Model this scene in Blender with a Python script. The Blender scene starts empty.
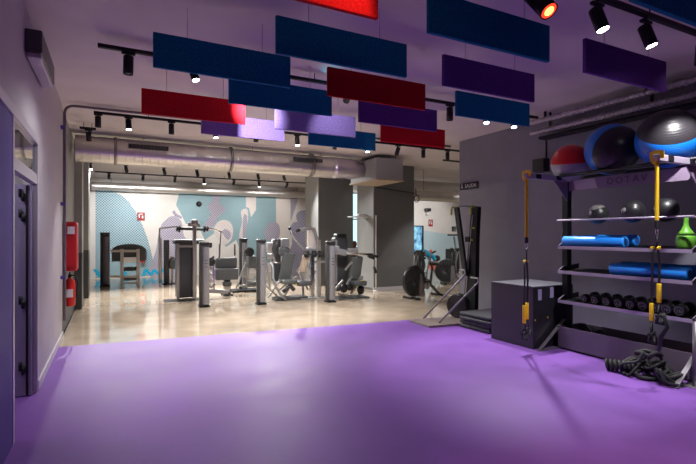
import bpy, bmesh, math, random
from mathutils import Vector, Matrix, Euler
random.seed(7)
PI = math.pi
sc = bpy.context.scene
COL = sc.collection

# ------------------------------------------------------------------ camera numbers
F, CH, HY = 460.0, 1.6, 234.0
YAW = math.atan(237 / 460)
S_, C_ = math.sin(YAW), math.cos(YAW)

def fl(x, y, z=0.0):
    """point at height z seen at photo pixel x, y"""
    D = (CH - z) * F / (y - HY); R = (x - 348) / F * D
    return Vector((D * S_ + R * C_, D * C_ - R * S_, z))

def onY(x, y, Y):
    t = (x - 348) / F; D = Y / (C_ - t * S_)
    return Vector((D * (S_ + t * C_), Y, CH + (HY - y) / F * D))

def onX(x, y, X):
    t = (x - 348) / F; D = X / (S_ + t * C_)
    return Vector((X, D * (C_ - t * S_), CH + (HY - y) / F * D))

# ------------------------------------------------------------------ materials
def mat(name, col, rough=0.5, metal=0.0, noise=0.0, nscale=20.0, bump=0.0, emit=None, estr=0.0, spec=0.5,
        coat=0.0, stretch=None, rnoise=0.0):
    m = bpy.data.materials.new(name); m.use_nodes = True
    nt = m.node_tree; b = nt.nodes['Principled BSDF']
    b.inputs['Base Color'].default_value = (*col, 1)
    b.inputs['Roughness'].default_value = rough
    b.inputs['Metallic'].default_value = metal
    b.inputs['Specular IOR Level'].default_value = spec
    b.inputs['Coat Weight'].default_value = coat
    if emit:
        b.inputs['Emission Color'].default_value = (*emit, 1)
        b.inputs['Emission Strength'].default_value = estr
    if noise or bump or rnoise:
        tc = nt.nodes.new('ShaderNodeTexCoord'); n = nt.nodes.new('ShaderNodeTexNoise')
        n.inputs['Scale'].default_value = nscale; n.inputs['Detail'].default_value = 5
        src = tc.outputs['Object']
        if stretch:
            mp = nt.nodes.new('ShaderNodeMapping'); mp.inputs['Scale'].default_value = stretch
            nt.links.new(src, mp.inputs['Vector']); src = mp.outputs['Vector']
        nt.links.new(src, n.inputs['Vector'])
        if noise:
            r = nt.nodes.new('ShaderNodeValToRGB')
            lo = tuple(max(0, c * (1 - noise)) for c in col); hi = tuple(min(1, c * (1 + noise)) for c in col)
            r.color_ramp.elements[0].color = (*lo, 1); r.color_ramp.elements[1].color = (*hi, 1)
            r.color_ramp.elements[0].position = .3; r.color_ramp.elements[1].position = .7
            nt.links.new(n.outputs['Fac'], r.inputs['Fac']); nt.links.new(r.outputs['Color'], b.inputs['Base Color'])
        if rnoise:
            mr = nt.nodes.new('ShaderNodeMapRange')
            mr.inputs['From Min'].default_value = .3; mr.inputs['From Max'].default_value = .7
            mr.inputs['To Min'].default_value = rough * (1 - rnoise); mr.inputs['To Max'].default_value = rough * (1 + rnoise)
            nt.links.new(n.outputs['Fac'], mr.inputs['Value']); nt.links.new(mr.outputs['Result'], b.inputs['Roughness'])
        if bump:
            bp = nt.nodes.new('ShaderNodeBump'); bp.inputs['Strength'].default_value = bump
            bp.inputs['Distance'].default_value = .01
            nt.links.new(n.outputs['Fac'], bp.inputs['Height']); nt.links.new(bp.outputs['Normal'], b.inputs['Normal'])
    return m

M = {}
M['wall_light'] = mat('light grey wall paint', (.50, .46, .50), .55, noise=.04, nscale=3, bump=.03)
M['wall_dark'] = mat('slate grey wall paint', (.205, .20, .245), .6, noise=.06, nscale=3, bump=.05)
M['wall_far'] = mat('warm white wall paint', (.66, .63, .60), .6, noise=.03, nscale=4)
M['ceiling'] = mat('ceiling paint', (.62, .57, .57), .8, noise=.06, nscale=1.5, bump=.03)
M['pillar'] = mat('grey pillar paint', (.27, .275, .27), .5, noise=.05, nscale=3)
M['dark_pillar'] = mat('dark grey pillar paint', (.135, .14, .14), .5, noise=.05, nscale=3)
M['wainscot'] = mat('dark grey wainscot paint', (.07, .075, .08), .5)
M['skirt'] = mat('pale skirting', (.62, .60, .62), .4)
M['concrete'] = mat('polished beige concrete', (.52, .42, .31), .10, noise=.14, nscale=2.2, bump=.012, rnoise=.4, spec=.75, coat=.3)
M['purple_floor'] = mat('purple vinyl flooring', (.205, .082, .385), .5, noise=.08, nscale=2.6, bump=.008, rnoise=.08, spec=.3)
M['purple_paint'] = mat('purple door lacquer', (.13, .09, .36), .6, noise=.03, spec=.2)
M['alu'] = mat('brushed pale aluminium', (.62, .58, .66), .4, metal=.6)
M['lilac_door'] = mat('lilac door laminate', (.30, .26, .42), .4)
M['black'] = mat('matt black metal', (.010, .010, .012), .45, spec=.3)
M['black_plastic'] = mat('black plastic', (.018, .018, .02), .35)
M['black_rubber'] = mat('black rubber', (.02, .02, .022), .65, bump=.2, nscale=80)
M['grey_rubber'] = mat('dark rubber mat', (.045, .045, .055), .7, bump=.3, nscale=60)
M['vinyl_black'] = mat('dark purple grey vinyl cover', (.035, .03, .045), .45, bump=.4, nscale=6)
M['vinyl_side'] = mat('black vinyl', (.014, .013, .018), .4, bump=.3, nscale=6)
M['vinyl_top'] = mat('grey vinyl top', (.10, .10, .12), .4, bump=.2, nscale=6)
M['pad'] = mat('charcoal upholstery', (.075, .08, .085), .5, bump=.1, nscale=50)
M['pad_grey'] = mat('grey upholstery', (.085, .092, .092), .45, bump=.1, nscale=50)
M['silver'] = mat('silver powder coat', (.34, .34, .36), .35, metal=.5)
M['chrome'] = mat('chrome', (.75, .74, .73), .16, metal=1)
M['frame_grey'] = mat('warm grey machine paint', (.42, .40, .38), .30, metal=.6)
M['dark_grey'] = mat('dark grey machine paint', (.05, .052, .056), .4)
M['shroud'] = mat('smoked shroud', (.06, .062, .068), .22, spec=.6)
M['duct'] = mat('galvanised duct', (.68, .66, .65), .33, metal=.85, noise=.06, nscale=3, bump=.02, rnoise=.15)
M['rib_pipe'] = mat('dull ribbed metal', (.22, .20, .23), .45, metal=.6)
M['rib_light'] = mat('ribbed metal', (.46, .42, .47), .4, metal=.5)
M['duct_dark'] = mat('duct joint band', (.30, .29, .29), .35, metal=.9)
M['flex'] = mat('foil flexible duct', (.60, .55, .66), .28, metal=.9, bump=.9, nscale=12)
M['unit_grey'] = mat('grey unit paint', (.30, .31, .32), .5)
M['unit_wood'] = mat('tan unit underside', (.42, .33, .24), .6, noise=.1, nscale=8)
M['pipe'] = mat('mauve grey conduit', (.14, .11, .14), .4)
M['red'] = mat('red lacquer', (.50, .012, .02), .35)
M['sign_red'] = mat('sign red', (.30, .012, .012), .5)
M['white'] = mat('white plastic', (.75, .75, .77), .4)
M['lilac_steel'] = mat('pale lilac steel edge', (.42, .36, .48), .35, metal=.3)
M['rig_purple'] = mat('lilac grey rig board', (.24, .18, .27), .5)
M['rig_pale'] = mat('pale rig board', (.50, .46, .50), .5)
M['base_panel'] = mat('plum grey base panel', (.15, .12, .165), .5)
M['letters'] = mat('dark plum lettering', (.10, .065, .13), .5)
M['yellow'] = mat('yellow webbing', (.98, .62, .01), .6, bump=.6, nscale=120)
M['webbing'] = mat('black webbing', (.012, .012, .014), .7, bump=.3, nscale=100)
M['foam_blue'] = mat('blue foam', (.015, .25, .85), .40, bump=.2, nscale=40)
M['foam_end'] = mat('dark blue foam core', (.006, .06, .26), .6)
M['green'] = mat('green rubber', (.14, .42, .04), .45)
M['num'] = mat('pale printed numerals', (.26, .25, .29), .5)
M['bell'] = mat('black urethane', (.016, .016, .019), .4)
M['cyan_paint'] = mat('bright cyan wall paint', (.0, .36, .62), .5)
M['sign_white'] = mat('sign lettering white', (.6, .6, .62), .5)
M['yellowgreen'] = mat('lime grip', (.45, .50, .02), .5)
M['wood'] = mat('grey brown board', (.26, .21, .19), .5, noise=.12, nscale=4)
M['shirt'] = mat('cyan sports shirt', (.0, .42, .72), .6)
M['skin'] = mat('skin', (.32, .14, .085), .5)
M['hair'] = mat('dark hair', (.03, .018, .012), .6)
M['trousers'] = mat('dark leggings', (.03, .03, .04), .6)
M['fire_red'] = mat('extinguisher red', (.62, .02, .015), .3)
M['pinkred'] = mat('red wall lettering', (.70, .06, .04), .5)
M['palebluewall'] = mat('pale blue wall paint', (.46, .60, .65), .6)
M['terracotta'] = mat('brick brown', (.16, .05, .035), .7)

def glow(name, col, s):
    m = bpy.data.materials.new(name); m.use_nodes = True
    b = m.node_tree.nodes['Principled BSDF']; b.inputs['Base Color'].default_value = (.02, .02, .02, 1)
    b.inputs['Emission Color'].default_value = (*col, 1); b.inputs['Emission Strength'].default_value = s
    return m
M['lens_on'] = glow('lit lens', (1, .97, .98), 22)
M['lens_red'] = glow('red lit lens', (1, .03, .01), 2.6)
M['lens_core'] = glow('red lamp hot core', (1, .42, .10), 3.2)
M['lens_off'] = mat('dark lens', (.03, .03, .035), .2)
M['window_glow'] = glow('daylight pane', (.62, .90, 1.0), 1.1)

def felt(name, col):
    m = mat(name, col, .95, noise=.28, nscale=55, bump=.35, spec=.15)
    return m
M['felt_blue'] = felt('petrol blue felt', (.009, .165, .32))
M['felt_red'] = felt('red felt', (.38, .005, .015))
M['felt_purple'] = felt('deep purple felt', (.12, .045, .26))
M['felt_bright_red'] = felt('bright red felt', (.60, .010, .020))
M['felt_lavender'] = felt('violet felt', (.24, .17, .48))

def ball_mat(name, base, capcol, axis, t, rough=.32, cap2=None):
    m = bpy.data.materials.new(name); m.use_nodes = True; nt = m.node_tree; b = nt.nodes['Principled BSDF']
    tc = nt.nodes.new('ShaderNodeTexCoord'); nrm = nt.nodes.new('ShaderNodeVectorMath'); nrm.operation = 'NORMALIZE'
    nt.links.new(tc.outputs['Object'], nrm.inputs[0])
    d = nt.nodes.new('ShaderNodeVectorMath'); d.operation = 'DOT_PRODUCT'
    nt.links.new(nrm.outputs[0], d.inputs[0]); d.inputs[1].default_value = Vector(axis).normalized()
    r = nt.nodes.new('ShaderNodeValToRGB'); r.color_ramp.interpolation = 'CONSTANT'
    r.color_ramp.elements[0].color = (*base, 1); r.color_ramp.elements[1].color = (*capcol, 1)
    mr = nt.nodes.new('ShaderNodeMapRange'); mr.inputs['From Min'].default_value = -1
    nt.links.new(d.outputs['Value'], mr.inputs['Value']); nt.links.new(mr.outputs['Result'], r.inputs['Fac'])
    r.color_ramp.elements[1].position = (t + 1) / 2
    if cap2:
        e = r.color_ramp.elements.new((cap2[1] + 1) / 2); e.color = (*cap2[0], 1)
    nt.links.new(r.outputs['Color'], b.inputs['Base Color'])
    b.inputs['Roughness'].default_value = rough
    # moulded rings round the ball
    w = nt.nodes.new('ShaderNodeMath'); w.operation = 'MULTIPLY'; w.inputs[1].default_value = 90
    nt.links.new(d.outputs['Value'], w.inputs[0])
    sn = nt.nodes.new('ShaderNodeMath'); sn.operation = 'SINE'; nt.links.new(w.outputs[0], sn.inputs[0])
    bp = nt.nodes.new('ShaderNodeBump'); bp.inputs['Strength'].default_value = .12; bp.inputs['Distance'].default_value = .004
    nt.links.new(sn.outputs[0], bp.inputs['Height']); nt.links.new(bp.outputs['Normal'], b.inputs['Normal'])
    return m

def halftone(name, base, ink, scale, fill, fade=None):
    """printed dots of ink on base paint; fade=(x0,x1) grows the dots from x0 to x1 in object space"""
    m = bpy.data.materials.new(name); m.use_nodes = True; nt = m.node_tree; b = nt.nodes['Principled BSDF']
    b.inputs['Roughness'].default_value = .6
    tc = nt.nodes.new('ShaderNodeTexCoord'); sp = nt.nodes.new('ShaderNodeSeparateXYZ')
    mp = nt.nodes.new('ShaderNodeMapping'); mp.inputs['Rotation'].default_value = (0, PI / 4, 0)
    nt.links.new(tc.outputs['Object'], mp.inputs['Vector']); nt.links.new(mp.outputs['Vector'], sp.inputs['Vector'])
    outs = []
    for k in ('X', 'Z'):
        a = nt.nodes.new('ShaderNodeMath'); a.operation = 'MULTIPLY'; a.inputs[1].default_value = scale
        nt.links.new(sp.outputs[k], a.inputs[0])
        c = nt.nodes.new('ShaderNodeMath'); c.operation = 'COSINE'; nt.links.new(a.outputs[0], c.inputs[0]); outs.append(c)
    ad = nt.nodes.new('ShaderNodeMath'); ad.operation = 'ADD'
    nt.links.new(outs[0].outputs[0], ad.inputs[0]); nt.links.new(outs[1].outputs[0], ad.inputs[1])
    gt = nt.nodes.new('ShaderNodeMath'); gt.operation = 'GREATER_THAN'; gt.inputs[1].default_value = fill
    nt.links.new(ad.outputs[0], gt.inputs[0])
    mx = nt.nodes.new('ShaderNodeMix'); mx.data_type = 'RGBA'
    mx.inputs['A'].default_value = (*base, 1); mx.inputs['B'].default_value = (*ink, 1)
    nt.links.new(gt.outputs[0], mx.inputs['Factor']); nt.links.new(mx.outputs['Result'], b.inputs['Base Color'])
    return m
M['mural_teal_dots'] = halftone('teal halftone print', (.42, .54, .58), (.06, .19, .27), 95, .1)
M['mural_teal'] = halftone('teal print', (.27, .40, .44), (.19, .32, .37), 90, .3)
M['mural_lilac'] = halftone('lilac halftone print', (.46, .43, .50), (.22, .19, .28), 95, .1)
M['mural_grey'] = halftone('grey lilac print', (.34, .32, .40), (.24, .22, .31), 60, .1)
M['mural_cream'] = mat('cream print', (.68, .62, .58), .6)
M['mural_skin'] = halftone('pale print', (.66, .60, .58), (.55, .49, .50), 60, .6)

def screen_mat():
    m = bpy.data.materials.new('lit display picture'); m.use_nodes = True; nt = m.node_tree; b = nt.nodes['Principled BSDF']
    tc = nt.nodes.new('ShaderNodeTexCoord'); n = nt.nodes.new('ShaderNodeTexNoise'); n.inputs['Scale'].default_value = 3.2
    nt.links.new(tc.outputs['Object'], n.inputs['Vector'])
    r = nt.nodes.new('ShaderNodeValToRGB')
    r.color_ramp.elements[0].color = (.0, .05, .25, 1); r.color_ramp.elements[0].position = .35
    r.color_ramp.elements[1].color = (.35, .75, .95, 1); r.color_ramp.elements[1].position = .6
    nt.links.new(n.outputs['Fac'], r.inputs['Fac']); nt.links.new(r.outputs['Color'], b.inputs['Emission Color'])
    b.inputs['Emission Strength'].default_value = .9; b.inputs['Base Color'].default_value = (.02, .02, .02, 1)
    return m
M['screen'] = screen_mat()
def glass_mat():
    m = mat('dark reflecting glass', (.05, .06, .07), .04, spec=.9, coat=.6)
    return m
M['glass'] = glass_mat()

# ------------------------------------------------------------------ mesh builder
class MB:
    def __init__(s):
        s.bm = bmesh.new()
    def _add(s, tmp, smooth):
        me = bpy.data.meshes.new('t')
        for f in tmp.faces: f.smooth = smooth
        tmp.to_mesh(me); tmp.free(); s.bm.from_mesh(me); bpy.data.meshes.remove(me)
        return s
    def box(s, c, d, rot=(0, 0, 0), bev=0.0, seg=2, smooth=False, top=None):
        t = bmesh.new(); bmesh.ops.create_cube(t, size=1)
        for v in t.verts:
            v.co.x *= d[0]; v.co.y *= d[1]; v.co.z *= d[2]
            if top and v.co.z > 0: v.co.x *= top[0]; v.co.y *= top[1]
        if bev: bmesh.ops.bevel(t, geom=list(t.edges), offset=bev, segments=seg, affect='EDGES', profile=.5)
        t.transform(Matrix.Translation(Vector(c)) @ Euler(rot).to_matrix().to_4x4())
        return s._add(t, smooth or seg > 2)
    def span(s, a, b, bev=0.0):
        a, b = Vector(a), Vector(b)
        return s.box((a + b) / 2, [abs(x) for x in (b - a)], bev=bev)
    def cyl(s, a, b, r, r2=None, n=20, smooth=True, bev=0.0):
        a, b = Vector(a), Vector(b); L = (b - a).length
        if L < 1e-6: return s
        t = bmesh.new()
        bmesh.ops.create_cone(t, cap_ends=True, segments=n, radius1=r, radius2=r if r2 is None else r2, depth=L)
        q = (b - a).to_track_quat('Z', 'Y')
        if bev:
            es = [e for e in t.edges if abs(e.verts[0].co.z - e.verts[1].co.z) < 1e-6]
            bmesh.ops.bevel(t, geom=es, offset=bev, segments=2, affect='EDGES', profile=.5)
        t.transform(Matrix.Translation((a + b) / 2) @ q.to_matrix().to_4x4())
        for f in t.faces: f.smooth = len(f.verts) <= 4
        me = bpy.data.meshes.new('t'); t.to_mesh(me); t.free(); s.bm.from_mesh(me); bpy.data.meshes.remove(me)
        return s
    def tube(s, pts, r, n=8, closed=False, flat=None):
        """swept round tube (flat=(w,t): swept flat strap)"""
        P = [Vector(p) for p in pts]; m = len(P); rings = []
        up = None
        for i, p in enumerate(P):
            a = P[(i - 1) % m] if (closed or i) else p; b = P[(i + 1) % m] if (closed or i < m - 1) else p
            d = (b - a)
            d = d.normalized() if d.length > 1e-9 else Vector((0, 0, 1))
            if up is None:
                up = d.orthogonal().normalized()
                if flat: up = (Vector((0, 1, 0)) - d * d.y).normalized() if abs(d.y) < .9 else up
            up = (up - d * up.dot(d))
            up = up.normalized() if up.length > 1e-6 else d.orthogonal().normalized()
            v = d.cross(up)
            ring = []
            if flat:
                for (x, y) in ((-1, -1), (1, -1), (1, 1), (-1, 1)):
                    ring.append(s.bm.verts.new(p + up * x * flat[0] / 2 + v * y * flat[1] / 2))
            else:
                for k in range(n):
                    an = 2 * PI * k / n; ring.append(s.bm.verts.new(p + (up * math.cos(an) + v * math.sin(an)) * r))
            rings.append(ring)
        k = len(rings[0])
        for i in range(m if closed else m - 1):
            A, B = rings[i], rings[(i + 1) % m]
            for j in range(k):
                f = s.bm.faces.new((A[j], A[(j + 1) % k], B[(j + 1) % k], B[j])); f.smooth = not flat
        if not closed:
            s.bm.faces.new(rings[0]); s.bm.faces.new(rings[-1])
        return s
    def lathe(s, c, prof, n=32, axis=None):
        """prof: (r, z) list turned about z through c (or about axis)"""
        t = bmesh.new(); rings = []
        for r, z in prof:
            rings.append([t.verts.new((r * math.cos(2 * PI * k / n), r * math.sin(2 * PI * k / n), z)) for k in range(n)])
        for i in range(len(rings) - 1):
            for k in range(n):
                f = t.faces.new((rings[i][k], rings[i][(k + 1) % n], rings[i + 1][(k + 1) % n], rings[i + 1][k])); f.smooth = True
        t.faces.new(rings[0]); t.faces.new(rings[-1])
        m = Matrix.Translation(Vector(c))
        if axis: m = m @ Vector(axis).to_track_quat('Z', 'Y').to_matrix().to_4x4()
        t.transform(m)
        me = bpy.data.meshes.new('t'); t.to_mesh(me); t.free(); s.bm.from_mesh(me); bpy.data.meshes.remove(me)
        return s
    def sphere(s, c, r, sc=(1, 1, 1), n=32):
        t = bmesh.new(); bmesh.ops.create_uvsphere(t, u_segments=n, v_segments=n // 2, radius=r)
        t.transform(Matrix.Translation(Vector(c)) @ Matrix.Diagonal((*sc, 1)))
        return s._add(t, True)
    def prism(s, pts, d):
        """solid from an outline of 3D points pushed by vector d"""
        d = Vector(d); A = [s.bm.verts.new(Vector(p)) for p in pts]; B = [s.bm.verts.new(Vector(p) + d) for p in pts]
        s.bm.faces.new(A); s.bm.faces.new(B[::-1]); n = len(A)
        for i in range(n): s.bm.faces.new((A[i], B[i], B[(i + 1) % n], A[(i + 1) % n]))
        return s
    def build(s, name, m, parent=None, origin=None):
        bmesh.ops.recalc_face_normals(s.bm, faces=s.bm.faces)
        if origin is None and parent is None:
            vs = [v.co for v in s.bm.verts]
            origin = Vector([(min(v[i] for v in vs) + max(v[i] for v in vs)) / 2 for i in range(3)])
        if parent is not None and origin is None: origin = W0(parent)
        origin = Vector(origin)
        s.bm.transform(Matrix.Translation(-origin))
        me = bpy.data.meshes.new(name); s.bm.to_mesh(me); s.bm.free()
        for mm in (m if isinstance(m, (list, tuple)) else [m]): me.materials.append(mm)
        o = bpy.data.objects.new(name, me); COL.objects.link(o)
        if parent is not None:
            o.parent = parent; o.location = origin - W0(parent)
        else: o.location = origin
        return o

def W0(o):
    v = Vector(o.location)
    while o.parent: o = o.parent; v = v + Vector(o.location)
    return v

def tag(o, label, cat, group=None, kind=None):
    if label: o['label'] = label
    if cat: o['category'] = cat
    if group: o['group'] = group
    if kind: o['kind'] = kind
    return o
def thing(name, loc, label, cat, group=None):
    o = bpy.data.objects.new(name, None); o.empty_display_size = .1; COL.objects.link(o); o.location = loc
    return tag(o, label, cat, group)
def struct(name, mb, m):
    o = mb.build(name, m); o['kind'] = 'structure'; return o

def text_mesh(name, body, size, m, parent, loc, rot, ext=.002, align='CENTER', spacing=1.0):
    cu = bpy.data.curves.new('txt', 'FONT'); cu.body = body; cu.size = size; cu.extrude = ext
    cu.align_x = align; cu.align_y = 'CENTER'; cu.space_character = spacing; cu.resolution_u = 3
    to = bpy.data.objects.new('txt', cu); COL.objects.link(to)
    bpy.context.view_layer.update()
    me = bpy.data.meshes.new_from_object(to.evaluated_get(bpy.context.evaluated_depsgraph_get()))
    bpy.data.objects.remove(to); me.materials.clear(); me.materials.append(m)
    me.transform(Matrix.Translation(Vector(loc) - W0(parent)) @ Euler(rot).to_matrix().to_4x4())
    o = bpy.data.objects.new(name, me); COL.objects.link(o); o.parent = parent
    return o

# ================================================================== SETTING
XL, XR, YB, ZC = -.67, 6.7, 18.7, 3.6
YE = 7.74      # where the slate wall on the right ends
struct('floor', MB().span((-.67, -4, -.1), (16.5, YB, 0)), M['concrete'])
struct('ceiling', MB().span((-.9, -4, ZC), (16.5, YB + .2, ZC + .15)), M['ceiling'])
# purple flooring laid over the concrete; its far edge runs slightly askew
mb = MB(); mb.prism([(-.67, -4, .001), (XR, -4, .001), (XR, 6.95, .001), (4.3, 7.12, .001), (1.9, 7.38, .001), (-.67, 7.64, .001)], (0, 0, .005))
struct('floor', mb, M['purple_floor'])
# left wall: built round the door bay
w = MB()
w.span((-.79, -4, 2.58), (XL, 5.62, ZC)); w.span((-.79, 5.62, 0), (XL, 8.32, ZC)); w.span((-.79, -4, 0), (XL, 2.2, 2.58))
struct('wall_left', w, M['wall_light'])
w = MB(); w.span((-.79, 8.32, 1.2), (-.69, YB, ZC)); struct('wall_left', w, M['pillar'])
w = MB(); w.span((-.79, 8.32, 0), (-.685, YB, 1.2)); struct('wall_left', w, M['wainscot'])
w = MB(); w.span((-.70, 11.3, 1.2), (-.55, 11.9, ZC)); w.span((-.70, 13.2, 1.2), (-.50, 13.9, ZC)); struct('trim_1', w, M['pillar'])
w = MB(); w.span((-.70, 11.3, 0), (-.55, 11.9, 1.2)); w.span((-.70, 13.2, 0), (-.50, 13.9, 1.2)); struct('trim_2', w, M['wainscot'])
struct('baseboard_left', MB().span((XL, 5.62, .006), (XL + .018, 8.32, .10), bev=.003), M['skirt'])
struct('wall_right', MB().span((XR, -4, 0), (XR + .25, YE, ZC)), M['wall_dark'])
struct('wall_back', MB().span((-.9, YB, 0), (16.5, YB + .2, ZC)), M['wall_far'])
struct('wall_rear', MB().span((-.9, -4.2, 0), (6.95, -4, ZC)), M['wall_light'])
struct('wall_far_right', MB().span((16.5, YE, 0), (16.7, YB, ZC)), M['wall_far'])
struct('wall_side_return', MB().span((XR + .25, YE - .2, 0), (16.5, YE, ZC)), M['wall_far'])
# side room behind the left opening
w = MB(); w.span((-2.6, 3.2, -.1), (-.67, 6.6, 0)); struct('floor', w, M['purple_floor'])
w = MB(); w.span((-2.7, 3.1, 0), (-2.6, 6.6, 2.9)); w.span((-2.7, 6.5, 0), (-.79, 6.6, 2.9)); w.span((-2.7, 3.1, 0), (-.79, 3.2, 2.9))
struct('wall_side_room', w, M['wall_light'])
struct('ceiling_side_room', MB().span((-2.7, 3.1, 2.9), (-.79, 6.6, 3.0)), M['ceiling'])

# door bay in the left wall: fixed purple leaf, open doorway with transom glass
d = bpy.data.objects.new('door_1', None); COL.objects.link(d); d.location = (XL, 4.4, 0); d['kind'] = 'structure'
f = MB()
f.span((XL - .05, 2.2, 2.50), (XL + .02, 5.62, 2.58)); f.span((XL - .05, 4.26, 0.006), (XL + .012, 4.32, 2.5))
f.span((XL - .05, 5.56, 0.006), (XL + .012, 5.62, 2.5)); f.span((XL - .05, 4.32, 2.10), (XL + .008, 5.56, 2.20))
f.build('door_frame', M['alu'], d)
MB().span((XL - .04, 2.2, 0.006), (XL + .008, 4.26, 2.50)).build('fixed_leaf', M['purple_paint'], d)
MB().span((XL - .02, 4.32, 2.20), (XL - .01, 5.56, 2.50)).build('transom_glass', M['glass'], d)
lf = MB().span((-1.62, 5.48, .01), (XL - .03, 5.52, 2.09)).build('door_leaf', M['lilac_door'], d)
g = MB(); g.span((-.87, 5.472, .012), (-.845, 5.484, 2.08)); g.span((-.745, 5.468, .012), (-.725, 5.484, 2.08)); 
g.build('edge_strip', M['black'], lf)
for z in (.30, .95, 1.80, 2.0):
    h = MB(); h.cyl((-.79, 5.465, z - .04), (-.79, 5.465, z + .04), .014); h.cyl((-.765, 5.462, z - .08), (-.765, 5.462, z), .014)
    h.build('hinge', M['black'], lf)

cl = thing('side_room_fill', (-1.5, 4.7, 2.85), 'small round fill lamp added in the side room beyond the left doorway', 'added fill light')  # unseen lamp added to brighten the dark doorway
MB().cyl((-1.5, 4.7, 2.84), (-1.5, 4.7, 2.9), .12).build('housing', M['white'], cl)
MB().cyl((-1.5, 4.7, 2.83), (-1.5, 4.7, 2.841), .10).build('diffuser', M['lens_on'], cl)
ld = bpy.data.lights.new('fill_light', 'POINT'); ld.energy = 16; ld.shadow_soft_size = .09  # light of the added side room lamp
lo = bpy.data.objects.new('fill_light', ld); COL.objects.link(lo); lo.parent = cl; lo.location = (0, 0, -.12)
# pillars in the gym zone
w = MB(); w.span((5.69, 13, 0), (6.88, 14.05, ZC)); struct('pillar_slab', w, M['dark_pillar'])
w = MB(); w.span((5.665, 12.995, 0), (5.69, 14.05, ZC)); struct('pillar_lit_side', w, M['pillar'])  # light falling on this side is put in as a paler paint sheet
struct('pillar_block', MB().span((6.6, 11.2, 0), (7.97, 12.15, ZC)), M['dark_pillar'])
struct('block_lit_side', MB().span((6.57, 11.19, .07), (6.6, 12.15, ZC)), M['pillar'])  # left face coloured paler than the front to look lit
struct('baseboard_pillar', MB().span((6.56, 11.17, 0), (7.98, 11.2, .09)), M['skirt'])
# window between the pillars, on the back wall
wn = bpy.data.objects.new('window_1', None); COL.objects.link(wn); wn.location = (10.1, YB - .02, 1.5); wn['kind'] = 'structure'
MB().span((9.75, YB - .04, 1.0), (10.4, YB - .01, 3.45)).build('pane', M['window_glow'], wn)
q = MB()
for x in (9.72, 10.4): q.span((x, YB - .07, .95), (x + .05, YB - .001, 3.5))
for z in (.95, 2.25, 3.45): q.span((9.72, YB - .07, z), (10.45, YB - .001, z + .05))
q.build('window_frame', M['dark_grey'], wn)
# far right back wall colour field and red letter shapes
w = MB(); pp = [onY(x, y, YB - .004) for x, y in ((421.5, 230), (462, 236.5), (462, 280), (421.5, 280))]
for p in pp: p.z = max(p.z, .02)
w.prism(pp, (0, .003, 0)); struct('trim_5', w, M['palebluewall'])
w = MB()
for pts in (((429, 262), (433, 262), (431, 271), (427, 271)), ((434, 258), (437, 258), (435, 271), (432, 271)),
            ((446, 262), (449, 262), (453, 271), (450, 271)), ((446, 262), (448, 262), (445, 271), (442, 271)),
            ((439, 264), (443, 264), (443, 267), (439, 267)), ((429, 251), (431, 249), (433, 253), (431, 255))):
    w.prism([onY(x, y, YB - .012) for x, y in pts], (0, .006, 0))
struct('trim_6', w, M['pinkred'])

# mural on the back wall
mu = thing('wall_mural', (3.6, YB, 1.5), 'large teal and lilac halftone mural of people covering the pale back wall', 'mural')
def patch(name, pts, m, off, smooth_n=0):
    P = [onY(x, y, YB) for x, y in pts]
    for p in P: p.z = max(.03, min(p.z, ZC)); p.y = YB - off
    if smooth_n:
        Q = []; n = len(P)
        for i in range(n):
            p0, p1, p2, p3 = P[i - 1], P[i], P[(i + 1) % n], P[(i + 2) % n]
            for k in range(smooth_n):
                t = k / smooth_n
                Q.append(.5 * ((2 * p1) + (p2 - p0) * t + (2 * p0 - 5 * p1 + 4 * p2 - p3) * t * t + (3 * p1 - p0 - 3 * p2 + p3) * t ** 3))
        P = Q
    bm = MB(); bm.prism(P, (0, .001, 0)); return bm.build(name, m, mu)
patch('teal_arc', ((95.5, 186), (104, 188), (113, 191), (121, 195), (129, 202), (136, 212), (142, 224), (147, 237), (151, 251), (154, 265), (155.5, 277), (95.5, 279)), M['mural_teal_dots'], .004)
patch('teal_field', ((180, 190), (276, 190), (276, 232), (270, 262), (255, 270), (240, 250), (236, 240), (226, 247), (216, 232), (205, 240), (196, 222), (186, 224), (180, 212), (176, 205)), M['mural_teal'], .004)
patch('lilac_figure', ((162, 224), (172, 216), (181, 221), (184, 236), (190, 246), (182, 262), (176, 276), (150, 277), (156, 250), (158, 236)), M['mural_lilac'], .006, 4)
patch('lilac_arc', ((172, 212), (175, 216), (181, 219), (182, 217), (177, 214), (174, 210)), M['mural_grey'], .006)
patch('lilac_arm', ((212, 192), (222, 193), (219, 202), (226, 210), (218, 217), (214, 226), (206, 234), (205, 224), (211, 214), (207, 206), (213, 201)), M['mural_lilac'], .006)
patch('pale_head', ((216, 224), (222, 220), (230, 222), (233, 230), (231, 240), (224, 245), (217, 238), (214, 231)), M['mural_skin'], .007, 4)
patch('lilac_face', ((222, 232), (226, 229), (231, 234), (228, 240)), M['mural_lilac'], .009, 3)
patch('pale_figure', ((241, 211), (247, 209), (248, 219), (244, 236), (242, 246), (239, 236), (242, 222)), M['mural_skin'], .007, 3)
patch('lilac_hand', ((243, 217), (247, 216), (246, 232), (243, 240)), M['mural_lilac'], .009, 3)
patch('cream_band', ((246, 190), (256, 190), (256, 210), (251, 217), (249, 208), (246, 207)), M['mural_cream'], .006)
patch('lilac_head', ((265, 230), (270, 223), (277, 223), (280, 230), (278, 239), (270, 241), (265, 237)), M['mural_lilac'], .007, 4)
patch('cream_field', ((276.2, 190), (290, 190), (290, 222), (284, 240), (278, 241), (276.2, 225)), M['mural_cream'], .005)
patch('grey_banner', ((290.5, 190), (298, 190), (297, 203), (290.5, 222)), M['mural_lilac'], .006)
patch('grey_hair', ((296, 217), (300, 211), (309, 212), (312, 222), (310, 236), (302, 230)), M['mural_grey'], .007, 4)
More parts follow.
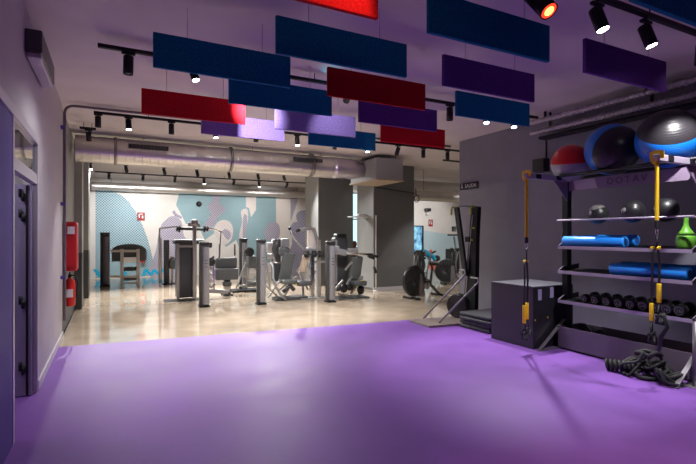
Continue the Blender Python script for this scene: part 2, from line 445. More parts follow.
patch('grey_body', ((291, 226), (298, 222), (308, 232), (306, 254), (297, 270), (290, 276), (284, 262), (292, 244)), M['mural_grey'], .006, 3)
zz = MB()
for x in (95, 122, 146, 154, 162):
    zz.prism([Vector((p.x, YB - .010, max(.05, p.z))) for p in (onY(x - 2, 269.5, YB), onY(x + 1.5, 269, YB), onY(x + 7, 276.5, YB), onY(x + 3.5, 277, YB))], (0, .003, 0))
    if x > 130: zz.prism([Vector((p.x, YB - .013, max(.05, p.z))) for p in (onY(x - 2, 270, YB), onY(x + 1, 270, YB), onY(x - 1, 277, YB), onY(x - 4, 277, YB))], (0, .003, 0))
zz.build('cyan_stroke', M['cyan_paint'], mu)

# door on the far left wall
struct('door_2', MB().span((-.69, 15.0, 0), (-.665, 15.9, 2.1)), M['dark_grey'])

# ================================================================== ACOUSTIC PANELS
PL, PH, PT, PZ = 1.24, .30, .035, 3.03
cols = [.32, 1.15, 1.98, 2.81, 3.68]
rows = [1.71, 2.65, 3.50, 4.32, 5.12, 6.00, 6.80]
panels = [ # col x, row, colour, label
    (.32, 4.27, 'felt_blue', 'large blue hanging panel at upper left, a lit spotlight showing just below it'),
    (1.14, 5.06, 'felt_blue', 'blue hanging panel overlapping the top of the red panel, left of centre'),
    (.32, 5.97, 'felt_bright_red', 'leftmost red hanging panel, its right end glowing from a lamp'),
    (1.14, 6.78, 'felt_lavender', 'lit pale violet hanging panel partly behind the leftmost red panel'),
    (1.98, 6.02, 'felt_lavender', 'violet hanging panel between the lit pale one and the small far blue one'),
    (2.80, 6.82, 'felt_blue', 'smallest far blue hanging panel beside the far bright red one'),
    (.34, 2.64, 'felt_bright_red', 'red hanging panel cut by the top edge of the photo'),
    (1.16, 3.50, 'felt_blue', 'blue hanging panel at top centre, just under the cut-off red one'),
    (1.99, 4.33, 'felt_red', 'dark red hanging panel in the middle below the top centre blue one'),
    (2.81, 5.16, 'felt_purple', 'deep purple hanging panel below the dark red one'),
    (3.70, 6.08, 'felt_bright_red', 'bright red far hanging panel, furthest right of the red ones'),
    (2.00, 2.645, 'felt_blue', 'biggest blue hanging panel right of centre, reaching the top edge'),
    (2.84, 3.52, 'felt_purple', 'purple hanging panel just below the biggest blue one'),
    (3.70, 4.34, 'felt_blue', 'blue hanging panel with two lit spotlights under it, beside the slate wall'),
    (3.72, 2.66, 'felt_purple', 'purple hanging panel furthest right, above the exercise balls'),
    (2.83, 1.71, 'felt_blue', 'blue hanging panel in the top right corner of the photo'),
]
p0 = None
for i, (x, y, m, lab) in enumerate(panels):
    t = thing('acoustic_panel', (x + PL / 2, y, PZ), lab, 'hanging panel', 'felt panels hung from the ceiling')
    MB().box((x + PL / 2, y, PZ + PH / 2), (PL, PT, PH), bev=.004).build('felt_board', M[m], t)
    for k in (.28, .96):
        MB().cyl((x + k, y, PZ + PH - .002), (x + k, y, ZC + .0), .0022, n=6).build('wire', M['pipe'], t)

# ================================================================== TRACK LIGHTS
def rail(a, b, lab, group='lighting tracks on the ceiling', z=ZC, drop=.10):
    a, b = Vector((*a, z - drop)), Vector((*b, z - drop))
    t = thing('lighting_track', (a + b) / 2, lab, 'lighting track', group)
    dv = (b - a); L = dv.length; ang = math.atan2(dv.y, dv.x)
    MB().box((a + b) / 2, (L, .045, .04), (0, 0, ang), bev=.003).build('rail', M['black'], t)
    n = max(2, int(L / 1.6) + 1)
    for i in range(n):
        p = a + dv * ((i + .5) / n)
        MB().cyl(p + Vector((0, 0, .018)), Vector((p.x, p.y, z + .0)), .006, n=8).build('hanger', M['black'], t)
    return t
T0 = rail((.8, 2.36), (6.2, 2.36), 'black track across the top right carrying three large lit spotlights')
T1 = rail((-.12, 5.27), (6.2, 5.27), 'black track behind the large upper left blue panel, running to the slate wall')
T2 = rail((-.24, 8.2), (7.6, 8.2), 'long black track just in front of the big silver duct')
T2b = rail((-.5, 9.5), (-.24, 9.5), 'short black track by the left wall above the pillar')
T3 = rail((-.5, 13.9), (7.0, 13.9), 'black track behind the big duct, the nearer of the two far ones')
T4 = rail((-.45, 16.0), (7.4, 16.0), 'black track nearest the mural wall')
T5 = rail((7.6, 9.4), (12.5, 9.4), 'black track on the right of the box unit, towards the bike area')

def lamp(x, y, z, aim, lab, on=None, power=0, size=1.0, col=(1, .985, .97), angle=60, grp='spotlights on the ceiling tracks', lens=None, blend=.6):
    """z = underside of the rail; aim = point the head looks at"""
    top = Vector((x, y, z)); t = thing('track_spotlight', top, lab, 'spotlight', grp)
    d = (Vector(aim) - top).normalized(); r, L = .045 * size, .17 * size
    piv = top + Vector((0, 0, -.085 * size))
    MB().box(top + Vector((0, 0, -.012)), (.12 * size, .035, .024), bev=.003).build('adapter', M['black'], t)
    MB().cyl(Vector((x, y, max(z, ZC - .125))), piv, .010 * size, n=10).build('stem', M['black'], t)
    a = piv - d * L * .28; b = piv + d * L * .72
    MB().lathe(a, [(r * .9, 0), (r, .006), (r, L), (r * .90, L), (r * .86, L - .018)], 24, axis=d).build('housing', M['black'], t)
    mm = lens or (M['lens_on'] if on else M['lens_off'])
    MB().lathe(b - d * .016, [(r * .85, 0), (r * .85, .012), (.001, .013)], 24, axis=d).build('lens', mm, t)
    if power:
        ld = bpy.data.lights.new('spot_beam', 'SPOT'); ld.energy = power; ld.color = col
        ld.spot_size = math.radians(angle); ld.spot_blend = blend; ld.shadow_soft_size = .035
        lo = bpy.data.objects.new('spot_beam', ld); COL.objects.link(lo); lo.parent = t
        lo.location = (b + d * .03) - top; lo.rotation_euler = d.to_track_quat('-Z', 'Y').to_euler()
    return t
ZR = ZC - .12
# near right track
lamp(3.46, 2.36, ZR - .03, (3.8, 1.3, 0), 'large lit spotlight on the top right track, nearest the red lamp', True, 90, 1.15, angle=85)
lamp(4.12, 2.36, ZR - .03, (4.7, 1.4, 0), 'large lit spotlight on the top right track, directly above the furthest right purple panel', True, 105, 1.15, angle=85)
lamp(5.02, 2.36, ZR - .02, (5.8, 2.9, 1.4), 'lit spotlight cut by the right edge of the photo', True, 230, 1.15, angle=80)
t = lamp(2.76, 2.36, ZR - .03, (2.9, 1.2, 1.9), 'red glowing spotlight at the top edge', True, 60, 1.45, lens=M['lens_red'], col=(1, .06, .02), angle=100)
lamp(1.42, 2.10, ZC - .02, (1.30, 2.64, 3.14), 'amber lit spotlight above the frame, shining on the cut-off red panel', True, 16, angle=58, size=.9, col=(1, .45, .18))
ll = [c for c in t.children if c.name.startswith('lens')][0]
vs_ = [v.co for v in ll.data.vertices]; cc_ = sum(vs_, Vector()) / len(vs_) + W0(ll)
q_ = (Vector((2.9, 1.2, 1.9)) - W0(t)).normalized()
MB().lathe(cc_ + q_ * .006, [(.036, 0), (.034, .004), (.001, .005)], 20, axis=q_).build('lens_core', M['lens_core'], ll)
# second track
lamp(.16, 5.27, ZR, (.10, 5.32, 0), 'black spotlight hanging left of the upper left blue panel, its beam on the left wall', False, 80, 1.1, angle=150, blend=1)
lamp(.80, 5.27, ZR, (1.6, 4.3, 0), 'lit spotlight under the large upper left blue panel', True, 110, angle=65)
lamp(1.42, 5.27, ZR, (1.97, 6.75, 3.12), 'lit spotlight hidden behind the overlapping blue panel, shining on the pale violet panel', True, 260, angle=60, blend=1)
lamp(2.72, 5.27, ZR, (2.9, 6.1, 3.10), 'black spotlight seen between the far blue panels and the dark red panel', False, 14, angle=80)
lamp(2.50, 5.27, ZR + .01, (2.30, 4.9, 3.9), 'small spotlight throwing a turquoise glow on the ceiling behind the top blue panels', True, 1.6, .6, col=(.1, .85, 1), angle=90, lens=M['lens_off'])
lamp(4.38, 5.27, ZR, (4.38, 5.28, 0), 'black cylinder spotlight between the purple panel and the blue panel by the slate wall', False, 0, 1.1)
lamp(5.08, 5.27, ZR, (4.3, 4.2, 0), 'lit spotlight tilted under the blue panel, left of a pair', True, 190, angle=60)
lamp(5.66, 5.27, ZR, (5.1, 4.5, .4), 'lit spotlight under the blue panel, right of a pair by the slate wall', True, 360, angle=72)
# third track
lamp(.25, 8.2, ZR, (.4, 7.6, 0), 'lit spotlight above the left end of the big duct', True, 170, angle=85)
lamp(-.18, 8.2, ZR, (-.18, 8.21, 0), 'black spotlight at the corner where the duct-side track begins', False)
lamp(-.36, 9.5, ZR, (-.1, 10.5, 0), 'black spotlight on the short track by the left wall', False)
lamp(.90, 8.2, ZR, (.90, 8.21, 0), 'black spotlight hanging directly above the duct grille, left of the red panel end', False)
lamp(1.62, 8.2, ZR, (1.7, 7.5, 0), 'lit spotlight below the lit pale violet panel', True, 170, angle=85)
lamp(2.35, 8.2, ZR, (2.35, 9.3, 0), 'small black spotlight behind the right end of the lit pale violet panel', False, 190, angle=95)
lamp(3.14, 8.2, ZR, (3.1, 7.4, 0), 'lit spotlight left of the smallest far blue panel', True, 170, angle=85)
lamp(3.95, 8.2, ZR, (3.6, 9.4, 0), 'black spotlight under the left half of the smallest far blue panel', False, 190, angle=95)
lamp(4.66, 8.2, ZR, (4.6, 7.5, 0), 'lit spotlight at the right end of the smallest far blue panel', True, 170, angle=85)
lamp(5.42, 8.2, ZR, (4.9, 8.9, .8), 'black tilted spotlight below the bright red far panel', False, 130, angle=80)
lamp(6.08, 8.2, ZR, (6.08, 8.21, 0), 'black cylinder spotlight right of the bright red far panel', False)
lamp(6.75, 8.2, ZR, (6.75, 8.21, 0), 'black cylinder spotlight beside the end of the slate wall', False)
# far tracks
far3 = [(90, 170, 1, (.2, 12.0, 0)), (126, 171, 0, (1.0, 12.2, 0)), (164, 173, 0, (2.0, 12.0, 0)), (197, 175, 0, (2.8, 12.2, 0)),
        (229, 177, 0, (3.4, 12.1, 0)), (258, 180, 0, (4.2, 11.6, 0)), (284, 181, 0, (4.8, 11.0, .5)), (309, 183, 0, (5.4, 12.1, .4)), (329, 186, 1, (5.9, 13.0, 2.0)), (349, 185, 0, (6.4, 12.0, 1.0))]
far_lab = ['lit far spotlight nearest the left wall', 'black far spotlight above the halftone arc, first from the left wall', 'black far spotlight second along from the left wall',
           'black far spotlight above the tall machine column', 'black far spotlight right of the mural dome sensor', 'black far spotlight close to a lit one, above the mural centre',
           'black far spotlight left of the dark pillar', 'black far spotlight at the left edge of the dark pillar', 'lit spotlight shining down the face of the dark pillar', 'black far spotlight at the right of the dark pillar']
for (px, py, on, aim), lab in zip(far3, far_lab):
    p = onY(px, py, 13.9)
    lamp(p.x, 13.9, ZR, aim, lab, bool(on), 330 if px < 320 else 220, angle=100, grp='spotlights on the far tracks')
far4 = [(109, 0), (143, 0), (175, 0), (204, 1), (234, 0), (259, 1), (287, 0)]
far_lab4 = ['black spotlight nearest the mural, above the halftone arc', 'black spotlight nearest the mural, above the red notice', 'black spotlight nearest the mural, above the crossbar machine',
            'lit spotlight nearest the mural, left of two', 'black spotlight nearest the mural, between the two lit ones', 'lit spotlight nearest the mural, right of two', 'black spotlight nearest the mural, by the dark pillar']
for (px, on), lab in zip(far4, far_lab4):
    p = onY(px, 180, 16.0)
    lamp(p.x, 16.0, ZR, (p.x + .2, 15.0, 0) if on else (p.x, YB, 1.75), lab, bool(on), 160, angle=85, grp='spotlights on the far tracks')
lamp(8.6, 9.4, ZR, (8.6, 10.4, 0), 'white-lit spotlight over the bike area', True, 190, angle=90, grp='spotlights over the bike area')
lamp(10.6, 9.4, ZR, (11.5, 13.4, 0), 'black spotlight over the bike area, right of the white-lit one', False, 230, angle=90, grp='spotlights over the bike area')
T6 = rail((8.6, 15.2), (15.8, 15.2), 'black track high above the far bikes near the pale blue wall')
lamp(10.6, 15.2, ZR, (10.8, YB, 1.5), 'black spotlight above the far display', False, 240, angle=100, grp='spotlights over the bike area')
lamp(13.4, 15.2, ZR, (13.4, YB, 1.5), 'black spotlight above the pale blue wall', False, 280, angle=100, grp='spotlights over the bike area')

# ================================================================== DUCTS, PIPES
dt = thing('spiral_duct', (2.4, 10.4, 3.0), 'big silver spiral duct crossing under the ceiling', 'duct')
prof = []
z0, L = 0, 5.55
n = 37
for i in range(n):
    z = L * i / n; q = L / n
    prof += [(.26, z + .004), (.26, z + .014), (.26, z + q - .024), (.26, z + q - .012), (.263, z + q - .008), (.263, z + q - .002)]
MB().lathe((-.62, 10.4, 3.27), prof, 36, axis=(1, 0.02, 0)).build('pipe_shell', M['duct'], dt)
for x in (.05, 2.35, 4.3): MB().lathe((x, 10.41, 3.27), [(.262, 0), (.285, .005), (.285, .05), (.262, .055)], 36, axis=(1, .02, 0)).build('joint_collar', M['duct_dark'], dt)
for px in (149, 309):
    p = onY(px, 150, 10.1); g = MB(); g.box((p.x, 10.155, 3.36), (.75, .03, .09), bev=.004)
    gr = g.build('grille', M['dark_grey'], dt)
    s2 = MB()
    for k in range(11): s2.box((p.x - .34 + k * .068, 10.135, 3.36), (.012, .015, .075))
    s2.build('slat', M['black'], gr)
MB().lathe((4.93, 10.5, 3.27), [(.25, 0), (.27, .1), (.25, .2), (.27, .3), (.25, .42), (.27, .52), (.24, .64), (.22, .78), (.18, .92)], 28, axis=(1, .02, 0)).build('flexible_sleeve', M['flex'], dt)
for x in (.6, 2.9, 4.6): MB().cyl((x, 10.42, 3.5), (x, 10.42, ZC), .006, n=8).build('hanger', M['black'], dt)
bu = thing('air_handling_box', (6.23, 10.5, 2.95), 'grey box unit with tan underside at the end of the big duct', 'ventilation unit')
MB().span((5.83, 9.8, 2.975), (6.63, 11.15, 3.5), bev=.01).build('casing', M['unit_grey'], bu)
MB().span((5.80, 9.78, 2.94), (6.66, 11.17, 2.975), bev=.004).build('underside_tray', M['unit_wood'], bu)
b2 = MB()
for x in (5.95, 6.5):
    for y in (9.95, 11.0): b2.cyl((x, y, 3.5), (x, y, ZC), .008, n=8)
b2.build('hanger_rod', M['black'], bu)
def plain_duct(x0, x1, y, z, r, lab, dark=False):
    t = thing('round_duct', ((x0 + x1) / 2, y, z - r), lab, 'duct', 'secondary round ducts')
    pr = []; n = max(3, int((x1 - x0) / .25))
    for i in range(n):
        a = (x1 - x0) * i / n; st = (x1 - x0) / n
        pr += [(r, a + .004), (r, a + .014), (r, a + st - .026), (r, a + st - .014), (r + .003, a + st - .010), (r + .003, a + st - .004)]
    MB().lathe((x0, y, z), pr, 28, axis=(1, 0, 0)).build('pipe_shell', M['duct'], t)
    for x in (x0 + .6, x1 - .6): MB().cyl((x, y, z + r - .01), (x, y, ZC), .006, n=8).build('hanger', M['black'], t)
plain_duct(-.6, 7.6, 18.35, 3.28, .15, 'long pale round duct just above the top of the mural')
plain_duct(8.1, 15.0, 13.2, 3.25, .22, 'silver round duct right of the box unit, the higher one')
plain_duct(8.0, 15.5, 11.6, 2.78, .16, 'silver round duct right of the box unit, the lower one')
# conduit
def tubething(name, pts, r, m, lab, cat, n=10, group=None):
    return tag(MB().tube(pts, r, n=n).build(name, m), lab, cat, group)
ct = thing('conduit_pipe', (XL + .05, 8.1, 0), 'mauve conduit climbing the left wall and bending along the ceiling', 'pipe')
pts = [(XL + .05, 8.1, .3), (XL + .05, 8.1, 3.42)] + [(XL + .05 + .12 * (1 - math.cos(a)), 8.1, 3.42 + .12 * math.sin(a)) for a in (PI / 8, PI / 4, 3 * PI / 8, PI / 2)] + [(6.69, 8.02, 3.54)]
MB().tube(pts, .02, n=10).build('tube', M['pipe'], ct)
for z in (.95, 2.05, 3.2): MB().box((XL + .03, 8.1, z), (.06, .09, .05), bev=.004).build('clip', M['purple_paint'], ct)
# conduits along the slate wall
for k, (x, z, r, lab) in enumerate(((6.30, 3.47, .035, 'silver ribbed pipe along the slate wall, upper of two'), (6.42, 3.33, .035, 'silver ribbed pipe along the slate wall, lower of two'))):
    t = thing('ceiling_pipe', (x, 3.5, z), lab, 'pipe', 'ribbed pipes along the slate wall')
    pr = []; L = 6.3
    for i in range(90):
        a = L * i / 90; pr += [(r, a), (r, a + .004), (r, a + .034), (r, a + .038), (r + .010, a + .042), (r + .010, a + .062)]
    MB().lathe((x, -.7, z), pr, 16, axis=(0, 1, 0)).build('tube', M['rib_light'], t)
    for y in (.4, 2.0, 3.6, 5.2): MB().box((x, y, z + (ZC - z) / 2), (.03, .03, ZC - z), bev=.003).build('bracket', M['black'], t)
tray = thing('cable_tray', (6.55, 2.5, 3.2), 'dark cable tray beneath the ribbed pipes on the slate wall', 'cable tray')
MB().span((6.50, -.7, 3.22), (6.69, 5.5, 3.26)).build('tray_floor', M['black'], tray)
# cable and box on slate wall
el = thing('speaker_box', (6.62, 5.56, 2.68), 'small black box on the slate wall above the strap arm', 'wall box')
MB().span((6.55, 5.44, 2.67), (6.70, 5.68, 2.90), bev=.01).build('casing', M['black_plastic'], el)
MB().cyl((6.685, 5.50, 2.9), (6.685, 5.50, 3.22), .012, n=8).build('cable', M['black'], el)

# ================================================================== WALL THINGS
ex = thing('exit_sign', (6.69, 7.4, 2.53), 'small black sign with white lettering on the slate wall', 'sign')
MB().span((6.675, 7.16, 2.54), (6.698, 7.70, 2.68), bev=.003).build('plate', M['black'], ex)
text_mesh('lettering', 'SALIDA', .105, M['sign_white'], ex, (6.673, 7.37, 2.61), (PI / 2, 0, -PI / 2), ext=.001)
ic = MB(); ic.sphere((6.673, 7.63, 2.652), .012, (.2, 1, 1), 12); ic.box((6.673, 7.63, 2.62), (.002, .018, .04)); ic.box((6.673, 7.645, 2.59), (.002, .012, .035), (.5, 0, 0)); ic.box((6.673, 7.615, 2.59), (.002, .012, .035), (-.5, 0, 0))
ic.build('running_figure', M['sign_white'], ex)
em = thing('wall_box_light', (XL, 5.3, 3.15), 'long dark grey box fitting high on the left wall above the doorway', 'wall fitting')
MB().span((XL, 4.85, 3.20), (XL + .13, 5.85, 3.40), bev=.012).build('casing', M['dark_grey'], em)
MB().span((XL + .01, 4.87, 3.155), (XL + .12, 5.83, 3.20), bev=.01).build('diffuser', M['lilac_steel'], em)

fc = thing('fire_cabinet', (XL, 8.75, .95), 'red fire hose cabinet on the left wall with a white notice', 'fire cabinet')
MB().span((-.69, 8.62, 1.0), (-.49, 9.05, 1.80), bev=.03).build('casing', M['red'], fc)
MB().span((-.62, 8.603, 1.60), (-.52, 8.613, 1.72)).build('notice', M['white'], fc)
MB().span((-.66, 8.605, 1.08), (-.50, 8.622, 1.55), bev=.004).build('door', M['red'], fc)
def extinguisher(x, y, z, lab, s=1.0):
    t = thing('fire_extinguisher', (x, y, z), lab, 'fire extinguisher')
    MB().lathe((x, y, z), [(.06 * s, 0), (.078 * s, .01), (.08 * s, .03), (.08 * s, .36 * s), (.07 * s, .41 * s), (.03 * s, .45 * s), (.025 * s, .47 * s)], 24).build('cylinder', M['fire_red'], t)
    v = MB(); v.cyl((x, y, z + .46 * s), (x, y, z + .52 * s), .022 * s); v.box((x, y - .05 * s, z + .53 * s), (.02, .13 * s, .015), (.3, 0, 0)); v.build('valve_handle', M['black'], t)
    MB().tube([(x, y, z + .5 * s), (x + .08 * s, y - .02, z + .5 * s), (x + .12 * s, y - .03, z + .38 * s), (x + .10 * s, y - .04, z + .12 * s)], .011, n=8).build('hose', M['black_rubber'], t)
    MB().span((x - .05, y - .083 * s, z + .15), (x + .05, y - .074 * s, z + .28)).build('label_plate', M['white'], t)
    return t
extinguisher(-.60, 8.80, .42, 'red fire extinguisher hanging under the fire hose cabinet')
p = onY(143, 262, YB - .12)
extinguisher(p.x, YB - .12, .55, 'distant red fire extinguisher on the mural wall right of the black hooded machine')
def notice(px, py, Y, w, h, lab):
    p = onY(px, py, Y); t = thing('safety_notice', (p.x, Y, p.z), lab, 'sign')
    MB().box((p.x, Y - .010, p.z), (w, .02, h)).build('plate', M['sign_red'], t)
    g = MB(); g.box((p.x - w * .22, Y - .021, p.z + .02), (w * .16, .006, h * .5)); g.box((p.x + w * .2, Y - .021, p.z - .02), (w * .2, .006, h * .34)); g.box((p.x + w * .05, Y - .021, p.z + h * .3), (w * .4, .006, h * .08))
    g.build('pictogram', M['white'], t)
notice(141, 216.5, YB, .26, .30, 'red extinguisher notice on the mural wall above the halftone arc')
notice(430.5, 223, YB, .26, .34, 'red notice on the far wall above the blue display')
p = onY(199, 204, YB); ds = thing('dome_speaker', (p.x, YB, p.z), 'small round black dome high on the mural', 'wall speaker')
MB().sphere((p.x, YB - .06, p.z), .10, (1, .8, 1), 20).build('dome', M['black_plastic'], ds)
MB().cyl((p.x, YB - .03, p.z), (p.x, YB - .001, p.z), .11).build('mount', M['black_plastic'], ds)
p = onY(426, 212, YB); ds = thing('wall_speaker', (p.x, YB, p.z), 'small black and white speaker on the far wall above the notice', 'wall speaker')
MB().box((p.x, YB - .15, p.z + .10), (.28, .2, .16), bev=.02).build('casing', M['black_plastic'], ds)
MB().box((p.x, YB - .10, p.z - .08), (.14, .198, .12), bev=.01).build('bracket', M['white'], ds)
p = onX(412, 200, 7.97); lp = thing('cable_loop', (8.03, 11.3, 2.5), 'black cable loop at the corner of the grey pillar block', 'cable')
MB().tube([(8.0, 11.16, 2.95), (8.0, 11.14, 2.75)] + [(8.02 + .09 * math.sin(a), 11.14, 2.64 + .10 * math.cos(a)) for a in [k * PI / 6 for k in range(12)]] + [(8.0, 11.14, 2.74)], .014, n=8).build('cable', M['black_rubber'], lp)
MB().tube([(6.66, 11.18, 2.92), (7.3, 11.175, 2.86), (8.0, 11.17, 2.80)], .012, n=6).build('feed_cable', M['black_rubber'], lp)
p = onY(350, 216.5, 11.4)
sh = thing('projector_shelf', (6.4, 11.6, p.z), 'small white bracket shelf sticking out of the grey pillar block', 'shelf')
MB().box((6.30, 11.6, p.z), (.55, .26, .03), bev=.006).build('board', M['white'], sh)
MB().box((6.40, 11.6, p.z + .05), (.25, .18, .07), bev=.012).build('device', M['white'], sh)
# slim white post before the pillar block
pl = thing('white_post', (6.58, 11.10, 0), 'slim pale post in front of the grey pillar block', 'post')
MB().cyl((6.60, 11.10, .02), (6.60, 11.10, 2.12), .018, n=12).build('pole', M['white'], pl)
MB().cyl((6.60, 11.10, 0), (6.60, 11.10, .02), .06).build('base_plate', M['white'], pl)
p = onY(354.5, 248, 14.6)
vs = thing('brown_bust', (p.x, 14.6, 0), 'reddish brown figure-like shape before the bright window gap', 'ornament')
MB().lathe((p.x, 14.6, 0), [(.16, 0), (.18, .02), (.18, .75), (.16, .77)], 20).build('plinth', M['dark_grey'], vs)
MB().lathe((p.x, 14.6, .77), [(.05, 0), (.12, .05), (.14, .2), (.06, .3), (.05, .36), (.085, .42), (.09, .5), (.04, .58)], 20).build('bust', M['terracotta'], vs)

# ================================================================== STORAGE RIG
RX0, RX1, RYa, RYb = 5.55, 5.98, 4.36, 2.70
rig = thing('storage_rig', (5.75, 3.5, 0), 'black and lilac storage rig with shelves and ball rails against the slate wall', 'storage rack')
for y in (RYa + .02, RYb - .02):
    MB().box((5.75, y, 1.2), (.09, .09, 2.38), bev=.006).build('upright', M['black'], rig)
    fb = MB(); fb.box((5.48, y, .012), (.62, .07, .012), bev=.002); fb.tube([(5.20, y - .0, .02), (5.70, y, .40)], 0, flat=(.05, .012)); fb.build('foot', M['rib_pipe'], rig)
for y in (RYa - .02, RYb):
    a = MB(); a.box((5.32, y, 2.37), (.88, .055, .07), bev=.006); arm = a.build('strap_arm', M['lilac_steel'], rig)
    for x in (5.10, 5.5): MB().box((x, y, 2.372), (.10, .066, .062), bev=.004).build('clamp', M['black'], arm)
    g = MB(); g.prism([(5.42, y - .006, 2.335), (5.71, y - .006, 2.335), (5.71, y - .006, 2.06)], (0, .012, 0)); g.build('gusset', M['rig_purple'], rig)
for x in (5.52, 5.92): MB().cyl((x, 4.62, 2.40), (x, 1.9, 2.40), .022).build('ball_rail', M['black'], rig)
bd = MB().span((5.70, 2.76, 2.20), (5.712, 4.31, 2.345)).build('board', M['rig_purple'], rig)
pb = MB(); pb.prism([(5.694, 4.20, 2.205), (5.694, 4.24, 2.34), (5.694, 3.92, 2.34), (5.694, 3.88, 2.205)], (.004, 0, 0)); pb.build('pale_panel', M['rig_pale'], bd)
text_mesh('lettering', 'DOTAV', .125, M['letters'], bd, (5.692, 3.50, 2.275), (PI / 2, 0, -PI / 2), ext=.001, spacing=1.3)
# rod shelf for the medicine balls
rods = MB()
for x in (5.55, 5.80): rods.cyl((x, RYa + .02, 1.79), (x, RYb - .02, 1.79), .012)
rods.build('rod_shelf', M['lilac_steel'], rig)
def shelf(z, nm='shelf'):
    tilt = .045
    s = MB(); s.prism([(RX0, RYa, z), (RX1, RYa, z + tilt), (RX1, RYa, z + tilt + .008), (RX0, RYa, z + .008)], (0, RYb - RYa, 0))
    o = s.build(nm, M['black'], rig)
    MB().span((RX0 - .008, RYa + .005, z - .012), (RX0, RYb - .005, z + .030)).build('front_lip', M['lilac_steel'], o)
    for y in (RYa, RYb - .006):
        e = MB(); e.prism([(RX0, y, z - .01), (RX1, y, z + tilt - .01), (RX1, y, z + tilt + .07), (RX0 + .12, y, z + .085), (RX0, y, z + .03)], (0, .006, 0)); e.build('end_bracket', M['black_plastic'], o)
        e = MB(); e.tube([(RX0, y + .003, z + .032), (RX0 + .12, y + .003, z + .088)], .005, n=6); e.build('end_edge', M['lilac_steel'], o)
for z in (1.405, 1.065, .655): shelf(z)
s = MB(); s.span((RX0, RYb - .02, .012), (RX0 + .015, RYa + .02, .315)); s.span((RX1 + .06, RYb - .02, .012), (RX1 + .075, RYa + .02, .315)); s.span((RX0, RYb - .02, .012), (RX1 + .07, RYa + .02, .03))
s.span((RX0, RYa + .005, .012), (RX1 + .07, RYa + .02, .315)); s.span((RX0, RYb - .02, .012), (RX1 + .07, RYb - .005, .315))
s.build('base_bin', M['base_panel'], rig)

# big exercise balls on the rails
def gym_ball(p, r, m, lab):
    dx = .20; z = 2.40 + math.sqrt((r + .022) ** 2 - dx ** 2)
    o = MB().sphere((5.72, p, z), r, n=64).build('exercise_ball', m); return tag(o, lab, 'exercise ball', 'exercise balls on top of the rig'), Vector((5.72, p, z))
VD = Vector((5.72, 3.4, 1.1)).normalized()
gym_ball(onX(570.5, 159, 5.72).y, .255, ball_mat('grey red ball', (.36, .35, .37), (.70, .012, .012), (-.15, -.1, 1.0), .0), 'grey exercise ball with a red top, leftmost and smallest on the rig')
gym_ball(onX(612, 147, 5.72).y, .325, ball_mat('blue black ball', (.006, .17, .62), (.018, .016, .02), (-.45, -.80, -.30), .36), 'blue exercise ball with a large black face, middle of the three on the rig')
b3, c3 = gym_ball(onX(668, 136, 5.72).y, .335, ball_mat('black blue ball', (.006, .14, .56), (.018, .016, .02), (-.55, -.35, .76), .34), 'black exercise ball with a blue lower band and CO lettering, rightmost on the rig')
# lettering laid on the ball surface
lt = text_mesh('logo', 'CO', .085, M['num'], b3, (0, 0, 0), (0, 0, 0), ext=.0, spacing=1.4)
dirn = (onX(650, 153.5, 5.42) - c3).normalized()
ux = Vector((0, 0, 1)).cross(dirn).normalized(); uy = dirn.cross(ux).normalized()
off = W0(b3)
for v in lt.data.vertices:
    q = v.co + off
    wv = (dirn * .335 + ux * q.x + uy * q.y).normalized() * (.3365)
    v.co = wv
tag(MB().sphere((5.72, 1.93, 2.66), .30, n=48).build('exercise_ball', M['fire_red']), 'red exercise ball only just showing at the right edge behind the black one', 'exercise ball', 'exercise balls on top of the rig')

# medicine balls
for px, r, m, lab in ((598, .130, ball_mat('black grey ball', (.02, .02, .022), (.22, .21, .21), (-.25, .1, .95), .62), 'black medicine ball with a grey top, left of three'),
                      (633, .140, ball_mat('black medicine ball', (.018, .017, .02), (.004, .07, .20), (-.1, 0, -1), .80), 'black medicine ball in the middle of the rod shelf, blue underside'),
                      (666, .140, M['bell'], 'plain black medicine ball, right of three behind the yellow strap')):
    y = onX(px, 214, 5.675).y; z = 1.79 + math.sqrt((r + .012) ** 2 - .125 ** 2)
    o = tag(MB().sphere((5.675, y, z), r, n=40).build('medicine_ball', m), lab, 'medicine ball', 'medicine balls on the rod shelf')
    MB().lathe((5.675 - .86 * r, y + .02, z + .10 * r), [(.03, 0), (.032, .012), (.012, .022)], 16, axis=(-1, -.1, .1)).build('valve_patch', M['num'], o)

def foam_roll(x, ya, yb, z, r, lab):
    t = thing('foam_roller', (x, (ya + yb) / 2, z - r), lab, 'foam roller', 'blue foam rollers on the shelves')
    a, b = max(ya, yb), min(ya, yb)
    MB().lathe((x, a, z), [(r * .55, 0), (r * .92, 0), (r, .012), (r, a - b - .012), (r * .92, a - b), (r * .55, a - b)], 36, axis=(0, -1, 0)).build('foam_tube', M['foam_blue'], t)
    MB().cyl((x, b + .004, z), (x, b - .001, z), r * .62, n=24).build('end_face', M['foam_end'], t)
r = .073
foam_roll(5.66, 4.345, onX(626, 240, 5.66).y, 1.405 + .02 + r, r, 'blue foam roller at the front of the upper shelf, below the medicine balls')
foam_roll(5.84, 4.20, onX(637, 239, 5.84).y, 1.405 + .04 + r, r, 'blue foam roller behind the front one on the upper shelf')
foam_roll(5.66, onX(612, 273, 5.66).y, onX(690, 277, 5.66).y, 1.065 + .02 + r, r, 'blue foam roller at the front of the middle shelf, behind the black straps')
foam_roll(5.84, onX(622, 268, 5.84).y, 2.735, 1.065 + .04 + r, r, 'blue foam roller at the back of the middle shelf')

